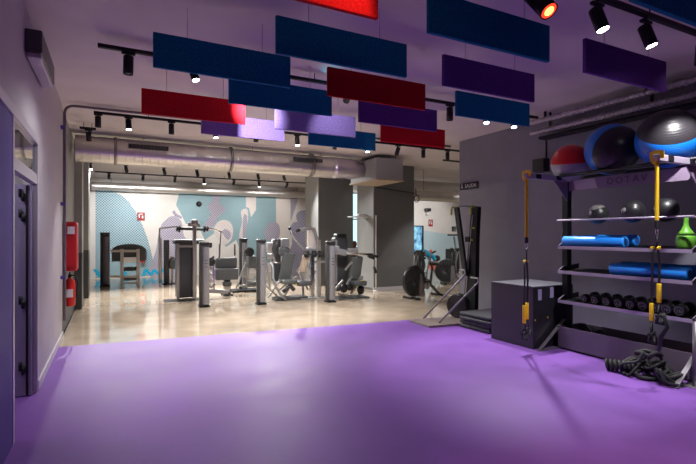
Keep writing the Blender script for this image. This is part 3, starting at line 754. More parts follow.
p = onX(685, 246, 5.70); y0 = p.y
gv = thing('ribbed_green_weight', (5.72, y0, 1.435), 'green bottle-shaped rubber piece with ribbed lower half on the upper shelf', 'exercise weight')
pr = [(.075, 0)]
for i in range(6): pr += [(.092 + .012 * math.sin(i / 5 * PI), .008 + i * .024), (.082 + .010 * math.sin(i / 5 * PI), .020 + i * .024)]
MB().lathe((5.72, y0, 1.442), pr, 32).build('ribbed_base', M['green'], gv)
MB().lathe((5.72, y0, 1.442), [(.085, .148), (.068, .18), (.042, .215), (.028, .25), (.024, .30), (.027, .335), (.024, .345)], 32).build('neck', M['green'], gv)

# dumbbells
nums = ['8', '8', '10', '12', '12', '14', '14', '16', '16']
dlab = ['nearest the left end of the lowest shelf', 'second from the left on the lowest shelf', 'third from the left on the lowest shelf', 'fourth from the left on the lowest shelf', 'fifth from the left on the lowest shelf',
        'just left of the yellow strap grips', 'behind the yellow strap grips', 'just right of the yellow strap grips', 'nearest the right end of the lowest shelf']
for i, px in enumerate((585.5, 596.5, 608, 620, 632, 644.5, 656, 668, 681)):
    y = onX(px, 300, 5.66).y; r = .058 + .0012 * i; sl = .105; zb = .655 + .008
    zf = zb + .012 + r + .004; c = Vector((5.66, y, zf)); ax = Vector((-1, 0, -sl)).normalized()
    t = thing('dumbbell', (5.72, y, zb), 'black round-headed dumbbell with a pale number, ' + dlab[i], 'dumbbell', 'dumbbells on the lowest shelf')
    for (o, nm) in ((0, 0), (-.19, 1)):
        cc = c - ax * (-o)
        h = MB().lathe(cc + ax * .045, [(r * .80, -.09), (r, -.078), (r, -.012), (r * .80, 0)], 24, axis=ax).build('head', M['bell'], t)
        if nm == 0:
            text_mesh('numeral', nums[i], .06, M['num'], h, cc + ax * .0462, (PI / 2, 0, -PI / 2), ext=.0006)
            MB().lathe(cc + ax * .0435, [(r * .70, 0), (r * .70, .003), (r * .62, .0032), (r * .62, 0)], 24, axis=ax).build('ring', M['num'], h)
    MB().cyl(c - ax * .05, c - ax * .14, .016).build('handle', M['chrome'], t)

# bits in the base bin
for i, (yy, rr, lab) in enumerate(((4.12, .07, 'black lump of kit showing over the base bin, left'), (3.9, .06, 'black lump of kit showing over the base bin, second'))):
    t = thing('kettlebell', (5.8, yy, .03), lab, 'kettlebell', 'kettlebells in the base bin')
    MB().sphere((5.8, yy, .03 + .105), .105, (1, 1, 1), 24).build('body', M['bell'], t)
    MB().tube([(5.8, yy + .06 * math.cos(a), .23 + .085 * math.sin(a)) for a in [-.3 + k * (PI + .6) / 12 for k in range(13)]], .014, n=8).build('handle', M['bell'], t)

# ================================================================== SUSPENSION TRAINERS
def trx(x, y, ztop, zs, grips, lab):
    """zs: bottom of yellow strap, split, ; grips: list of (dx, dy, z top of grip, z bottom)"""
    t = thing('suspension_trainer', (x, y, ztop), lab, 'suspension trainer', 'yellow and black suspension straps')
    st = MB(); st.box((x, y, (ztop + zs[0]) / 2), (.045, .016, ztop - zs[0])); st.tube([(x + .0, y - .045, ztop - .01), (x, y - .047, ztop + .05), (x, y, ztop + .056), (x, y + .047, ztop + .05), (x, y + .045, ztop - .01), (x, y, ztop - .06)], .0, flat=(.05, .008))
    st.build('anchor_strap', M['yellow'], t)
    MB().box((x, y, zs[0] - .03), (.05, .022, .08), bev=.006).build('cover', M['webbing'], t)
    MB().tube([(x, y, zs[0] - .06), (x + .018, y, zs[0] - .09), (x + .018, y, zs[0] - .13), (x, y, zs[0] - .155), (x - .018, y, zs[0] - .13), (x - .018, y, zs[0] - .09)], .005, n=8, closed=True).build('carabiner', M['chrome'], t)
    MB().tube([(x, y, zs[0] - .15), (x, y, zs[1])], .008, n=8).build('main_strap', M['webbing'], t)
    for (dx, dy, za, zb) in grips:
        gx, gy = x + dx, y + dy
        MB().box((x + dx * .9, y + dy * .9, zs[1] - .01), (.045, .016, .022), (0, .3 if dx > 0 else -.3, 0)).build('adjuster_tab', M['yellow'], t)
        MB().tube([(x, y, zs[1]), (x + dx * .8, y + dy * .8, zs[1] - .06), (gx + .012, gy, (zs[1] + za) / 2), (gx, gy, za)], 0, flat=(.026, .005)).build('leg_strap', M['webbing'], t)
        MB().cyl((gx, gy, za), (gx, gy, zb), .021, bev=.004).build('grip', M['yellow'], t)
        a = MB()
        a.tube([(gx, gy, zb), (gx - .05, gy - .02, zb - .07), (gx - .045, gy - .02, zb - .13)], .008, n=8)
        a.tube([(gx, gy, zb), (gx + .05, gy + .02, zb - .07), (gx + .045, gy + .02, zb - .13)], .008, n=8)
        a.tube([(gx - .07, gy - .02, zb - .13), (gx + .07, gy + .02, zb - .13)], .019, n=10)
        a.tube([(gx - .05, gy - .02, zb - .13), (gx - .03, gy + .01, zb - .20), (gx + .03, gy - .02, zb - .22), (gx + .05, gy, zb - .14)], .016, n=8)
        a.build('handle', M['black_rubber'], t)
    return t
trx(4.90, 4.34, 2.37, (1.55, 1.25), [(-.045, 0, .66, .42), (.045, .03, .68, .46)], 'yellow and black suspension strap hanging from the left arm of the rig')
tr2 = trx(4.90, 2.70, 2.37, (1.73, 1.47), [(-.03, .035, .90, .72), (.0, -.02, 1.10, .91)], 'yellow and black suspension strap hanging from the right arm above the rope heap')
MB().tube([(4.90, 2.64, .80), (4.97, 2.64, .66), (4.93, 2.68, .56), (4.99, 2.72, .48), (5.02, 2.75, .40)], .02, n=8).build('hanging_handle', M['black_rubber'], tr2)

# heap of ropes
hp = thing('rope_heap', (5.32, 3.0, 0), 'tangled black ropes and straps heaped on the purple floor under the right suspension strap', 'rope heap')
rnd = random.Random(3)
for k in range(16):
    pts = []; cx, cy = 5.30 + rnd.uniform(-.10, .10), 3.0 + rnd.uniform(-.26, .26); rx, ry = rnd.uniform(.05, .13), rnd.uniform(.06, .14); tl = rnd.uniform(-1, 1); ph = rnd.uniform(0, 6)
    hgt = max(.05, .26 - 1.0 * abs(cy - 3.0)); zc = .04 + hgt * rnd.random()
    for i in range(24):
        a = 2 * PI * i / 24
        pts.append((min(5.50, cx + rx * math.cos(a) + .02 * math.sin(3 * a + ph)), cy + ry * math.sin(a) + .02 * math.cos(2 * a + ph), max(.03, zc + tl * .10 * math.sin(a + ph) + .02 * math.sin(3 * a))))
    MB().tube(pts, .016 if k % 2 else .024, n=8, closed=True).build('rope_loop', M['black_rubber'] if k % 3 else M['webbing'], hp)
for k in range(7):
    MB().lathe((5.17 + .012 * k, 3.40 - .045 * k, .075 + .004 * k), [(.03, -.020), (.064, -.014), (.068, 0), (.064, .014), (.03, .020)], 20, axis=(.5, -1, .25)).build('rope_coil', M['black_rubber'], hp)
tb = thing('upright_tube', (5.43, 2.62, 0), 'short grey capped tube standing at the right edge beside the rope heap', 'post')
MB().cyl((5.42, 2.60, .012), (5.42, 2.60, .70), .032).build('tube', M['rib_pipe'], tb)
MB().cyl((5.42, 2.60, .70), (5.42, 2.60, .715), .034).build('cap', M['black_plastic'], tb)
MB().box((5.42, 2.62, .009), (.16, .12, .006)).build('base_plate', M['silver'], tb)

# ================================================================== BOX, MATS, SKI MACHINE
bx = thing('plyometric_box', (5.56, 4.88, 0), 'large dark soft plyometric box with grey top beside the mats', 'exercise box')
X0, X1, Y0, Y1, Z1 = 5.17, 5.50, 4.52, 5.26, .87
X1 = 6.0; Y0 = 4.46
MB().span((X0 + .004, Y0 + .004, .008), (X1, Y1, Z1 - .012), bev=.012).build('cover', M['vinyl_side'], bx)
MB().span((X0, Y0 + .012, .012), (X0 + .008, Y1 - .01, Z1 - .02)).build('front_panel', M['vinyl_black'], bx)
MB().span((X0, Y0, Z1 - .012), (X1, Y1, Z1 + .004), bev=.004).build('top_panel', M['vinyl_top'], bx)
for x, z in ((5.26, .68), (5.50, .70)): MB().span((x, Y0 - .003, z), (x + .07, Y0 + .003, z + .15)).build('label_patch', M['lilac_door'], bx)
for x, z in ((5.20, .40), (5.45, .42)): MB().span((x, Y0 - .003, z), (x + .012, Y0 + .003, z + .02)).build('tag', M['yellow'], bx)
for k in range(4):
    z = .006 + k * .066; j = (0, .02, -.015, .01)[k]
    t = thing('step_mat', (5.9, 5.77, z), ('bottom', 'second lowest', 'second highest', 'topmost')[k] + ' dark mat of the stack between the box and the ski machine', 'mat', 'stacked dark mats beside the box')
    MB().box((5.84 + j, 5.82 + j, z + .031), (1.0, .72, .060), bev=.020, seg=3).build('slab', M['grey_rubber'], t)
    MB().box((5.338 + j, 5.82 + j, z + .031), (.006, .20, .026), bev=.003).build('grip_slot', M['black_plastic'], t)

sk = thing('ski_trainer', (5.5, 6.6, 0), 'black upright ski training machine with two handle tubes on a flat floor board', 'ski machine')
P = [fl(410.5, 322.2, .05), fl(427.8, 328.4, .05), fl(464, 326.5, .05), fl(449, 318, .05)]
MB().prism([(4.81, 6.90, .008), (4.80, 6.31, .008), (5.80, 6.20, .008), (5.86, 6.85, .008)], (0, 0, .032)).build('floor_board', M['wood'], sk)
for a, pts in (((5.12, 6.90, .05), [onX(461, 279, 5.70), onX(465.5, 273.5, 5.72), onX(464.5, 270, 5.74), onX(460, 270, 5.76)]), ((5.10, 6.42, .05), [onX(474, 287, 5.70), onX(478.3, 282, 5.72), onX(478, 278.3, 5.74), onX(471, 277.5, 5.80)])):
    MB().tube([a] + pts, .017, n=10).build('handle_rail', M['silver'], sk)
def mastpts(l, x): return [onX(a, b, x) for a, b in l]
mst = MB(); mst.prism(mastpts(((462, 317), (474.5, 317), (476, 240), (477.5, 207), (471.5, 206), (468, 250)), 5.98), (.09, 0, 0)); mst.build('mast', M['black'], sk)
mst = MB(); mst.prism(mastpts(((462.5, 274), (466.5, 276), (460, 225), (457.5, 207.5), (453.8, 207.5)), 5.90), (.05, 0, 0)); mst.build('side_strut', M['black_plastic'], sk)
mst = MB(); mst.prism(mastpts(((464.3, 300), (465.3, 300), (472.8, 215), (472.0, 215)), 5.97), (.008, 0, 0)); mst.build('edge_strip', M['silver'], sk)
a_ = onX(454, 208, 5.9); c_ = onX(475, 207, 6.0)
MB().tube([a_, (a_ + c_) / 2 + Vector((0, 0, .03)), c_], .010, n=8).build('cross_bar', M['dark_grey'], sk)
for (x, y, z) in (tuple(a_ + Vector((0, -.02, 0))), tuple(c_ + Vector((-.04, -.02, 0)))):
    MB().tube([(x, y, z), (x - .03, y + .02, z + .02), (x - .05, y + .035, z - .02), (x - .05, y + .035, z - .14)], .018, n=8).build('pull_handle', M['yellowgreen'], sk)
for a_ in (onX(473.5, 228, 5.975), onX(471.5, 240, 5.975)): MB().box(a_, (.012, .05, .03)).build('decal', M['yellowgreen'], sk)
fw = MB(); fw.lathe((5.86, 6.72, .26), [(.21, 0), (.225, .02), (.225, .14), (.21, .16)], 36, axis=(-1, -.25, 0)); wheel = fw.build('flywheel_housing', M['black_plastic'], sk)
g = MB()
for rr in (.05, .09, .13, .17, .205):
    pts = []; ax = Vector((-1, -.25, 0)).normalized(); u = Vector((.25, -1, 0)).normalized(); v = Vector((0, 0, 1)); c = Vector((5.86, 6.72, .26)) + ax * .165
    g.tube([c + (u * math.cos(a) + v * math.sin(a)) * rr for a in [k * PI / 16 for k in range(32)]], .004, n=6, closed=True)
g.build('cage_ring', M['dark_grey'], wheel)
mo = MB(); mo.box((5.96, 6.66, 1.50), (.03, .12, .10), (0, .1, 0), bev=.008); mo.build('monitor', M['black_plastic'], sk)
MB().box((6.02, 6.72, .03), (.25, .55, .05), bev=.01).build('base_foot', M['black'], sk)

# ================================================================== STRENGTH MACHINES
def TP(x, y, Y): return onY(x, y, Y)
def beam(mb, a, b, w=.05, bev=.006):
    a, b = Vector(a), Vector(b); d = b - a; m = d.to_track_quat('Z', 'Y').to_euler()
    return mb.box((a + b) / 2, (w, w, d.length), m, bev=bev)
def column(px, base, ytop, w, lab, front='silver', name='machine_column', group='slim weight columns', parent=None):
    g = fl(px, base); D = g.x * S_ + g.y * C_; h = CH + (HY - ytop) / F * D
    t = thing(name, g, lab, 'machine column', group) if parent is None else parent
    MB().box((g.x, g.y + .06, h / 2), (w, .13, h - .03), bev=.03, seg=3).build('shroud', M['dark_grey'], t)
    fc_ = MB(); ww = w * .36
    fc_.prism([(g.x + w * .14 - ww * math.cos(PI * k / 12), g.y - .008 - .055 * math.sin(PI * k / 12), h * .04) for k in range(13)], (0, 0, h * .88))
    fc_ = fc_.build('front_cover', M[front], t)
    MB().box((g.x, g.y + .045, h - .03), (w * 1.05, .17, .07), bev=.025, seg=3).build('cap', M['black_plastic'], t)
    MB().box((g.x, g.y + .05, .02), (w * 1.1, .22, .035), bev=.008).build('foot_plate', M['black'], t)
    s = MB()
    for k in range(3): s.box((g.x + w * .12, g.y - .064, h * (.62 + .05 * k)), (w * .3, .004, .012))
    s.build('marking', M['dark_grey'], t)
    return t
def pad(mb, c, d, rot=(0, 0, 0), b=.035): return mb.box(c, d, rot, bev=min(b, min(d) * .45), seg=4, smooth=True)
MG = 'strength machines'

# 1: hooded machine on the left, seen from behind
g = fl(118, 287.5); t = thing('strength_machine', g, 'left rear machine with a wide black curved hood on a grey ladder frame', 'gym machine', MG); Y = g.y
column(105, 286.3, 232.5, .26, '', 'rib_pipe', parent=t)
for y0, nm in ((251, 'upper_beam'), (276.5, 'lower_beam')):
    b = MB(); beam(b, TP(109, y0, Y), TP(137, y0, Y), .07); b.build(nm, M['frame_grey'], t)
for x in (122, 138):
    b = MB(); beam(b, TP(x, 287, Y), TP(x, 249, Y), .09); b.box(TP(x, 287.3, Y), (.2, .35, .04), bev=.01); b.build('frame_post', M['frame_grey'], t)
b = MB(); c = TP(129, 252, Y + .25); n = 12
out = []
for k in range(n + 1):
    a = PI * k / n; out.append((c.x - .47 * math.cos(a), Y + .16, c.z + .05 + .20 * math.sin(a)))
out += [(c.x + .47, Y + .16, c.z - .28), (c.x - .47, Y + .16, c.z - .28)]
b.prism(out, (0, .30, 0)); b.build('hood', M['dark_grey'], t)
MB().box((c.x, Y + .1, TP(129, 260, Y).z), (.42, .08, .16), bev=.02).build('plate', M['white'], t)
b = MB()
for k in range(4): b.lathe((c.x - .18 + .12 * k, Y + .1, TP(129, 269, Y).z), [(.05, 0), (.07, .01), (.07, .09), (.05, .1)], 16, axis=(.3, -1, 0))
b.build('weight_disc', M['black_plastic'], t)
b = MB(); beam(b, TP(123, 283, Y), TP(137, 283, Y), .05); b.build('foot_bar', M['frame_grey'], t)
pad(MB(), (c.x, Y + .12, TP(129, 279, Y).z), (.4, .3, .1)).build('seat', M['pad'], t)

# 2: column and cable frame behind on the left
t = thing('strength_machine', fl(165, 283), 'narrow dark cable machine by the mural, left of the crossbar machine', 'gym machine', MG); Y = fl(165, 284).y
for x, w in ((160, .09), (166.5, .16)):
    a_, b_ = TP(x, 283.5, Y), TP(x, 240 if x > 161 else 238, Y); b = MB(); b.box((a_ + b_) / 2, (w, .2, (b_ - a_).length), bev=.03, seg=3); b.build('column', M['dark_grey'] if x > 161 else M['frame_grey'], t)
b = MB(); beam(b, TP(159.5, 283, Y - .1), TP(159.5, 228, Y - .1), .045); beam(b, TP(159.5, 228.5, Y - .1), TP(178, 226.5, Y - .1), .04); b.build('cable_arm', M['frame_grey'], t)
b = MB(); beam(b, TP(172, 283, Y), TP(172, 256, Y), .06); beam(b, TP(168, 258, Y), TP(176, 258, Y), .06); b.build('side_frame', M['frame_grey'], t)
pad(MB(), TP(173, 264, Y - .1), (.24, .2, .3)).build('pad', M['pad'], t)
b = MB(); b.box(TP(171, 284, Y), (.5, .5, .05), bev=.01); b.build('base', M['black'], t)

# 3: machine with top crossbar and smoked shroud
g = fl(184, 300); Y = g.y
t = thing('strength_machine', g, 'tall machine with a handled crossbar over a smoked black shroud', 'gym machine', MG)
a_, b_ = TP(176.5, 299, Y), TP(197, 243, Y)
MB().span((a_.x, Y, .05), (b_.x, Y + .35, b_.z), bev=.04).build('shroud', M['shroud'], t)
MB().span((a_.x - .05, Y - .02, b_.z - .03), (b_.x + .12, Y + .42, b_.z + .09), bev=.04).build('top_cap', M['dark_grey'], t)
b = MB(); beam(b, TP(178, 300, Y - .06), TP(178, 244, Y - .06), .06); beam(b, TP(178, 246.5, Y - .06), TP(196, 246.5, Y - .06), .05); b.build('side_frame', M['frame_grey'], t)
b = MB(); beam(b, TP(194.5, 299, Y - .10), TP(194.5, 222, Y - .10), .085); b.build('mast', M['frame_grey'], t)
MB().cyl(TP(177, 228.5, Y - .1), TP(207, 229.5, Y - .1), .035).build('crossbar', M['dark_grey'], t)
for x in (177, 179.5, 204.5, 207.5): MB().cyl(TP(x - .7, 228.7, Y - .1), TP(x + .7, 228.8, Y - .1), .085 if x in (179.5, 204.5) else .065).build('roller', M['black_rubber'], t)
b = MB(); b.cyl(TP(188, 224, Y - .1), TP(200, 225, Y - .1), .05); b.box(TP(194.5, 222.5, Y - .1), (.16, .12, .14), bev=.03); b.build('pulley_housing', M['silver'], t)
b = MB(); b.tube([TP(207, 228.5, Y - .1), TP(216, 229.5, Y + .1), TP(222, 232, Y + .2)], .022, n=8); b.build('right_arm', M['chrome'], t)
b = MB(); beam(b, TP(221, 231, Y + .2), TP(219, 260, Y + .2), .03); beam(b, TP(207, 245, Y), TP(207, 297, Y), .05); beam(b, TP(205, 247, Y), TP(212, 245, Y), .05); b.build('arm_frame', M['chrome'], t)
b = MB()
for k in range(5): b.box(TP(209.5, 262 + k * 6, Y + .05), (.16, .12, .09), (0, .3, 0), bev=.02)
b.build('linkage', M['frame_grey'], t)
b = MB(); beam(b, TP(209, 291, Y - .1), TP(228, 292, Y - .1), .09); b.build('floor_beam', M['silver'], t)
b = MB()
for (a1, a2) in (((206, 262), (214, 256)), ((206, 274), (213, 282)), ((213, 256), (214, 292)), ((200, 240), (208, 243)), ((206, 288), (216, 284))): beam(b, TP(*a1, Y - .02), TP(*a2, Y - .02), .045)
b.build('link_arm', M['chrome'], t)
b = MB(); b.box(TP(208.5, 245, Y), (.16, .16, .14), bev=.03); b.build('joint_cover', M['dark_grey'], t)
b = MB(); b.lathe(TP(211, 262, Y - .03), [(.05, 0), (.10, .01), (.10, .05), (.05, .06)], 20, axis=(0, -1, 0)); b.build('cam_wheel', M['black_plastic'], t)
b = MB(); b.box(TP(186, 300.5, Y), (1.0, .5, .05), bev=.01); b.build('base', M['black'], t)
column(204.5, 307, 242, .205, 'silver column in front of the smoked shroud machine')

# seated machine centre left with stacked pads
g = fl(227, 294.5); Y = g.y
t = thing('strength_machine', g, 'seated machine with two stacked grey pads and upright handles', 'gym machine', MG)
pad(MB(), TP(226, 263, Y), (.56, .16, .28)).build('upper_pad', M['pad'], t)
pad(MB(), TP(226.5, 274, Y - .15), (.58, .22, .30)).build('lower_pad', M['pad'], t)
b = MB(); beam(b, TP(227, 294, Y), TP(227, 276, Y), .15); b.box(TP(227, 284, Y - .12), (.22, .16, .12), bev=.03); b.build('stem', M['dark_grey'], t)
b = MB(); b.box(TP(227, 295, Y - .1), (.24, .4, .06), bev=.012); b.build('base', M['black'], t)
b = MB(); b.box(TP(227, 288, Y - .12), (.14, .1, .22), bev=.02); b.build('pin_block', M['frame_grey'], t)
for x, y in ((219.5, 244), (234.8, 244)):
    MB().cyl(TP(x, y + 11, Y + .1), TP(x, y, Y + .1), .022).build('handle_grip', M['black_rubber'], t)
    q = MB(); q.cyl(TP(x, y + 11, Y + .1), TP(x, y + 20, Y + .1), .016); q.build('handle_rod', M['chrome'], t)
b = MB(); beam(b, TP(216, 267, Y + .1), TP(236, 265, Y + .1), .05); b.build('rear_bar', M['dark_grey'], t)

g = fl(244, 291); Y = g.y
t = thing('strength_machine', g, 'dark slim machine with tangled linkages between the pads and the central column', 'gym machine', MG)
column(243.5, 290.5, 238.5, .22, '', 'silver', parent=t)
b = MB()
for (a1, a2) in (((236, 289), (246, 262)), ((247, 288), (250, 254)), ((250, 256), (256, 270)), ((238, 286), (257, 284)), ((246, 268), (257, 262)), ((241, 275), (252, 280))): beam(b, TP(*a1, Y - .2), TP(*a2, Y - .2), .045)
b.build('linkage', M['frame_grey'], t)
for x, y, w, h in ((252, 262, .26, .34), (253, 284, .32, .14)): pad(MB(), TP(x, y, Y - .25), (w, .22, h)).build('pad', M['pad'], t)
b = MB(); b.lathe(TP(249, 252, Y - .25), [(.05, 0), (.13, .01), (.13, .05), (.05, .06)], 20, axis=(0, -1, 0)); b.build('cam_wheel', M['black_plastic'], t)
b = MB(); b.box(TP(246, 290, Y), (.9, .6, .05), bev=.01); b.build('base', M['black'], t)
column(261.5, 304.5, 239.5, .19, 'bright silver column at the centre, in front of the pressing machine')

# pressing machine with angled back pad
g = fl(287, 299); Y = g.y
t = thing('strength_machine', g, 'pressing machine with tall grey back pad and bent white lever', 'gym machine', MG)
pad(MB(), TP(286.5, 268, Y + .1), (.30, .12, .78), (.10, .16, 0)).build('backrest', M['pad_grey'], t)
pad(MB(), TP(284, 251.5, Y + .1), (.27, .16, .22), (0, .05, 0), .06).build('headrest', M['pad'], t)
pad(MB(), TP(288.5, 281.5, Y - .12), (.32, .34, .11), (0, -.05, 0)).build('seat', M['pad_grey'], t)
b = MB(); b.box(TP(276, 260, Y + .35), (.20, .2, 1.05), bev=.03, seg=3); b.build('rear_column', M['dark_grey'], t)
b = MB(); b.cyl(TP(276, 240, Y + .35), TP(276, 250, Y + .35), .12); b.build('column_cap', M['dark_grey'], t)
b = MB(); b.box(TP(285, 243, Y + .4), (.2, .16, .22), bev=.02); b.build('counter_cap', M['silver'], t)
MB().tube([TP(272, 262, Y - .1), TP(273, 268, Y - .12), TP(273, 278, Y - .2), TP(276, 287, Y - .25), TP(281, 295, Y - .3), TP(286, 300, Y - .3)], .032, n=10).build('bent_lever', M['silver'], t)
b = MB(); b.cyl(TP(271, 262, Y - .1), TP(281, 263, Y - .1), .022); b.build('lever_bar', M['chrome'], t)
b = MB()
for (a1, a2) in (((266, 262), (270, 288)), ((265, 285), (278, 297)), ((268, 244), (271, 260)), ((279, 290), (297, 276)), ((284, 296), (292, 284)), ((268, 298), (280, 280)), ((271, 250), (275, 262))): beam(b, TP(*a1, Y), TP(*a2, Y), .04)
b.build('linkage', M['frame_grey'], t)
b = MB(); b.box(TP(269, 247, Y), (.15, .12, .24), (0, .2, 0), bev=.03); b.box(TP(270, 256, Y), (.12, .12, .16), bev=.03); b.build('joint_block', M['frame_grey'], t)
MB().tube([TP(283, 292, Y - .2), TP(287, 288, Y - .2), TP(290, 285, Y - .2), TP(294, 290, Y - .2)], .05, n=10).build('seat_post', M['dark_grey'], t)
b = MB(); b.box(TP(290, 299.5, Y - .1), (.82, .34, .16), bev=.02); b.build('base', M['dark_grey'], t)
MB().box(TP(296, 284.5, Y - .2), (.06, .05, .03)).build('lock_knob', M['yellow'], t)

# high pull machine with long curved arms
g = fl(316, 297.5); Y = g.y
t = thing('strength_machine', g, 'high pull machine with long curved chrome arms reaching up and left', 'gym machine', MG)
for x, w in ((312, .10), (318.5, .09)):
    b = MB(); beam(b, TP(x, 296, Y), TP(x, 247 if x == 312 else 240, Y), w); b.build('upright', M['chrome'] if x == 312 else M['frame_grey'], t)
MB().tube([TP(289.5, 227.5, Y - .25), TP(292, 235, Y - .25), TP(298, 243, Y - .2), TP(304, 249, Y - .15), TP(309, 253, Y - .1)], .030, n=10).build('curved_arm', M['silver'], t)
MB().tube([TP(300, 230, Y + .1), TP(305, 229, Y + .1), TP(311, 228, Y + .1), TP(315, 232, Y + .1), TP(317, 240, Y + .1), TP(318, 250, Y + .05)], .038, n=10).build('curved_arm', M['silver'], t)
MB().cyl(TP(289.3, 227, Y - .25), TP(290, 230, Y - .25), .036).build('arm_grip', M['black_rubber'], t)
MB().cyl(TP(296, 231, Y + .1), TP(301, 229.8, Y + .1), .036).build('arm_grip', M['black_rubber'], t)
for x in (306.5, 314, 320.5): MB().cyl(TP(x - 1.7, 254, Y - .1), TP(x + 1.7, 254, Y - .1), .085).build('pivot_roller', M['black_rubber'], t)
b = MB(); beam(b, TP(304, 254, Y - .1), TP(323, 254.5, Y - .1), .05); b.build('pivot_bar', M['dark_grey'], t)
b = MB(); b.box(TP(311.5, 238, Y + .2), (.22, .14, .55), bev=.05, seg=3); b.build('head_cover', M['mural_cream'], t)
b = MB(); b.box(TP(311, 251, Y), (.24, .12, .18), bev=.02); b.build('control_block', M['silver'], t)
pad(MB(), TP(304, 264, Y), (.15, .14, .45), (0, .25, 0)).build('chest_pad', M['unit_wood'], t)
pad(MB(), TP(303, 283, Y - .1), (.36, .36, .12)).build('seat', M['pad'], t)
b = MB()
for (a1, a2) in (((303, 296), (303, 284)), ((299, 272), (308, 290)), ((306, 262), (314, 282)), ((299, 297), (319, 297)), ((320, 263), (320, 296)), ((312, 262), (325, 262)), ((308, 285), (316, 270))): beam(b, TP(*a1, Y), TP(*a2, Y), .045)
b.build('linkage', M['frame_grey'], t)
b = MB(); b.box(TP(311, 297.6, Y), (.72, .5, .05), bev=.01); b.build('base', M['frame_grey'], t)

column(331, 302.3, 241, .20, 'silver column with dark side in front of the dark pillar')
# machine in front of dark pillar
g = fl(350, 297.5); Y = g.y
t = thing('strength_machine', g, 'machine with pale grey seat back and arm handles pointing right, by the dark pillar', 'gym machine', MG)
b = MB(); b.box(TP(339.5, 264, Y + .3), (.36, .3, 1.35), bev=.04, seg=3); b.build('weight_tower', M['dark_grey'], t)
b = MB(); b.box(TP(340, 237.5, Y + .3), (.30, .26, .20), bev=.05, seg=3); b.build('tower_cap', M['black_plastic'], t)
MB().box(TP(336.5, 262, Y + .12), (.04, .02, 1.1)).build('silver_edge', M['silver'], t)
pad(MB(), TP(355.5, 268, Y - .05), (.33, .12, .62), (.05, .12, 0), .05).build('backrest', M['pad_grey'], t)
pad(MB(), TP(357.5, 283, Y - .2), (.36, .36, .12)).build('seat', M['pad'], t)
b = MB(); b.cyl(TP(337, 253, Y - .1), TP(372, 254.5, Y - .2), .028); b.build('long_arm', M['chrome'], t)
b = MB(); b.box(TP(341, 252, Y - .1), (.3, .14, .15), (0, .2, 0), bev=.03); b.box(TP(352, 250.5, Y - .1), (.26, .12, .12), bev=.03); b.box(TP(336, 249, Y - .1), (.16, .12, .16), bev=.03); b.build('arm_joint', M['silver'], t)
for (a1, a2) in (((368, 256), (374, 258.5)), ((371, 255), (378, 257)), ((374, 267), (376, 273))): MB().cyl(TP(*a1, Y - .2), TP(*a2, Y - .2), .035).build('hand_grip', M['black_rubber'], t)
b = MB()
for (a1, a2) in (((333, 292), (343, 280)), ((342, 292), (352, 276)), ((351, 294), (361, 276)), ((338, 294), (360, 298)), ((345, 270), (352, 262)), ((362, 276), (359, 296)), ((356, 258), (357, 250))): beam(b, TP(*a1, Y - .1), TP(*a2, Y - .1), .05)
b.build('linkage', M['frame_grey'], t)
b = MB()
for x, y in ((349, 286), (343, 288), (360, 290)): b.lathe(TP(x, y, Y - .15), [(.05, 0), (.11, .01), (.11, .05), (.05, .06)], 20, axis=(.3, -1, 0))
b.build('cam_wheel', M['black_plastic'], t)
MB().box(TP(362, 281, Y - .25), (.07, .05, .05)).build('lock_knob', M['yellow'], t)
b = MB(); b.box(TP(350, 297.5, Y - .05), (.85, .5, .05), bev=.01); b.build('base', M['dark_grey'], t)

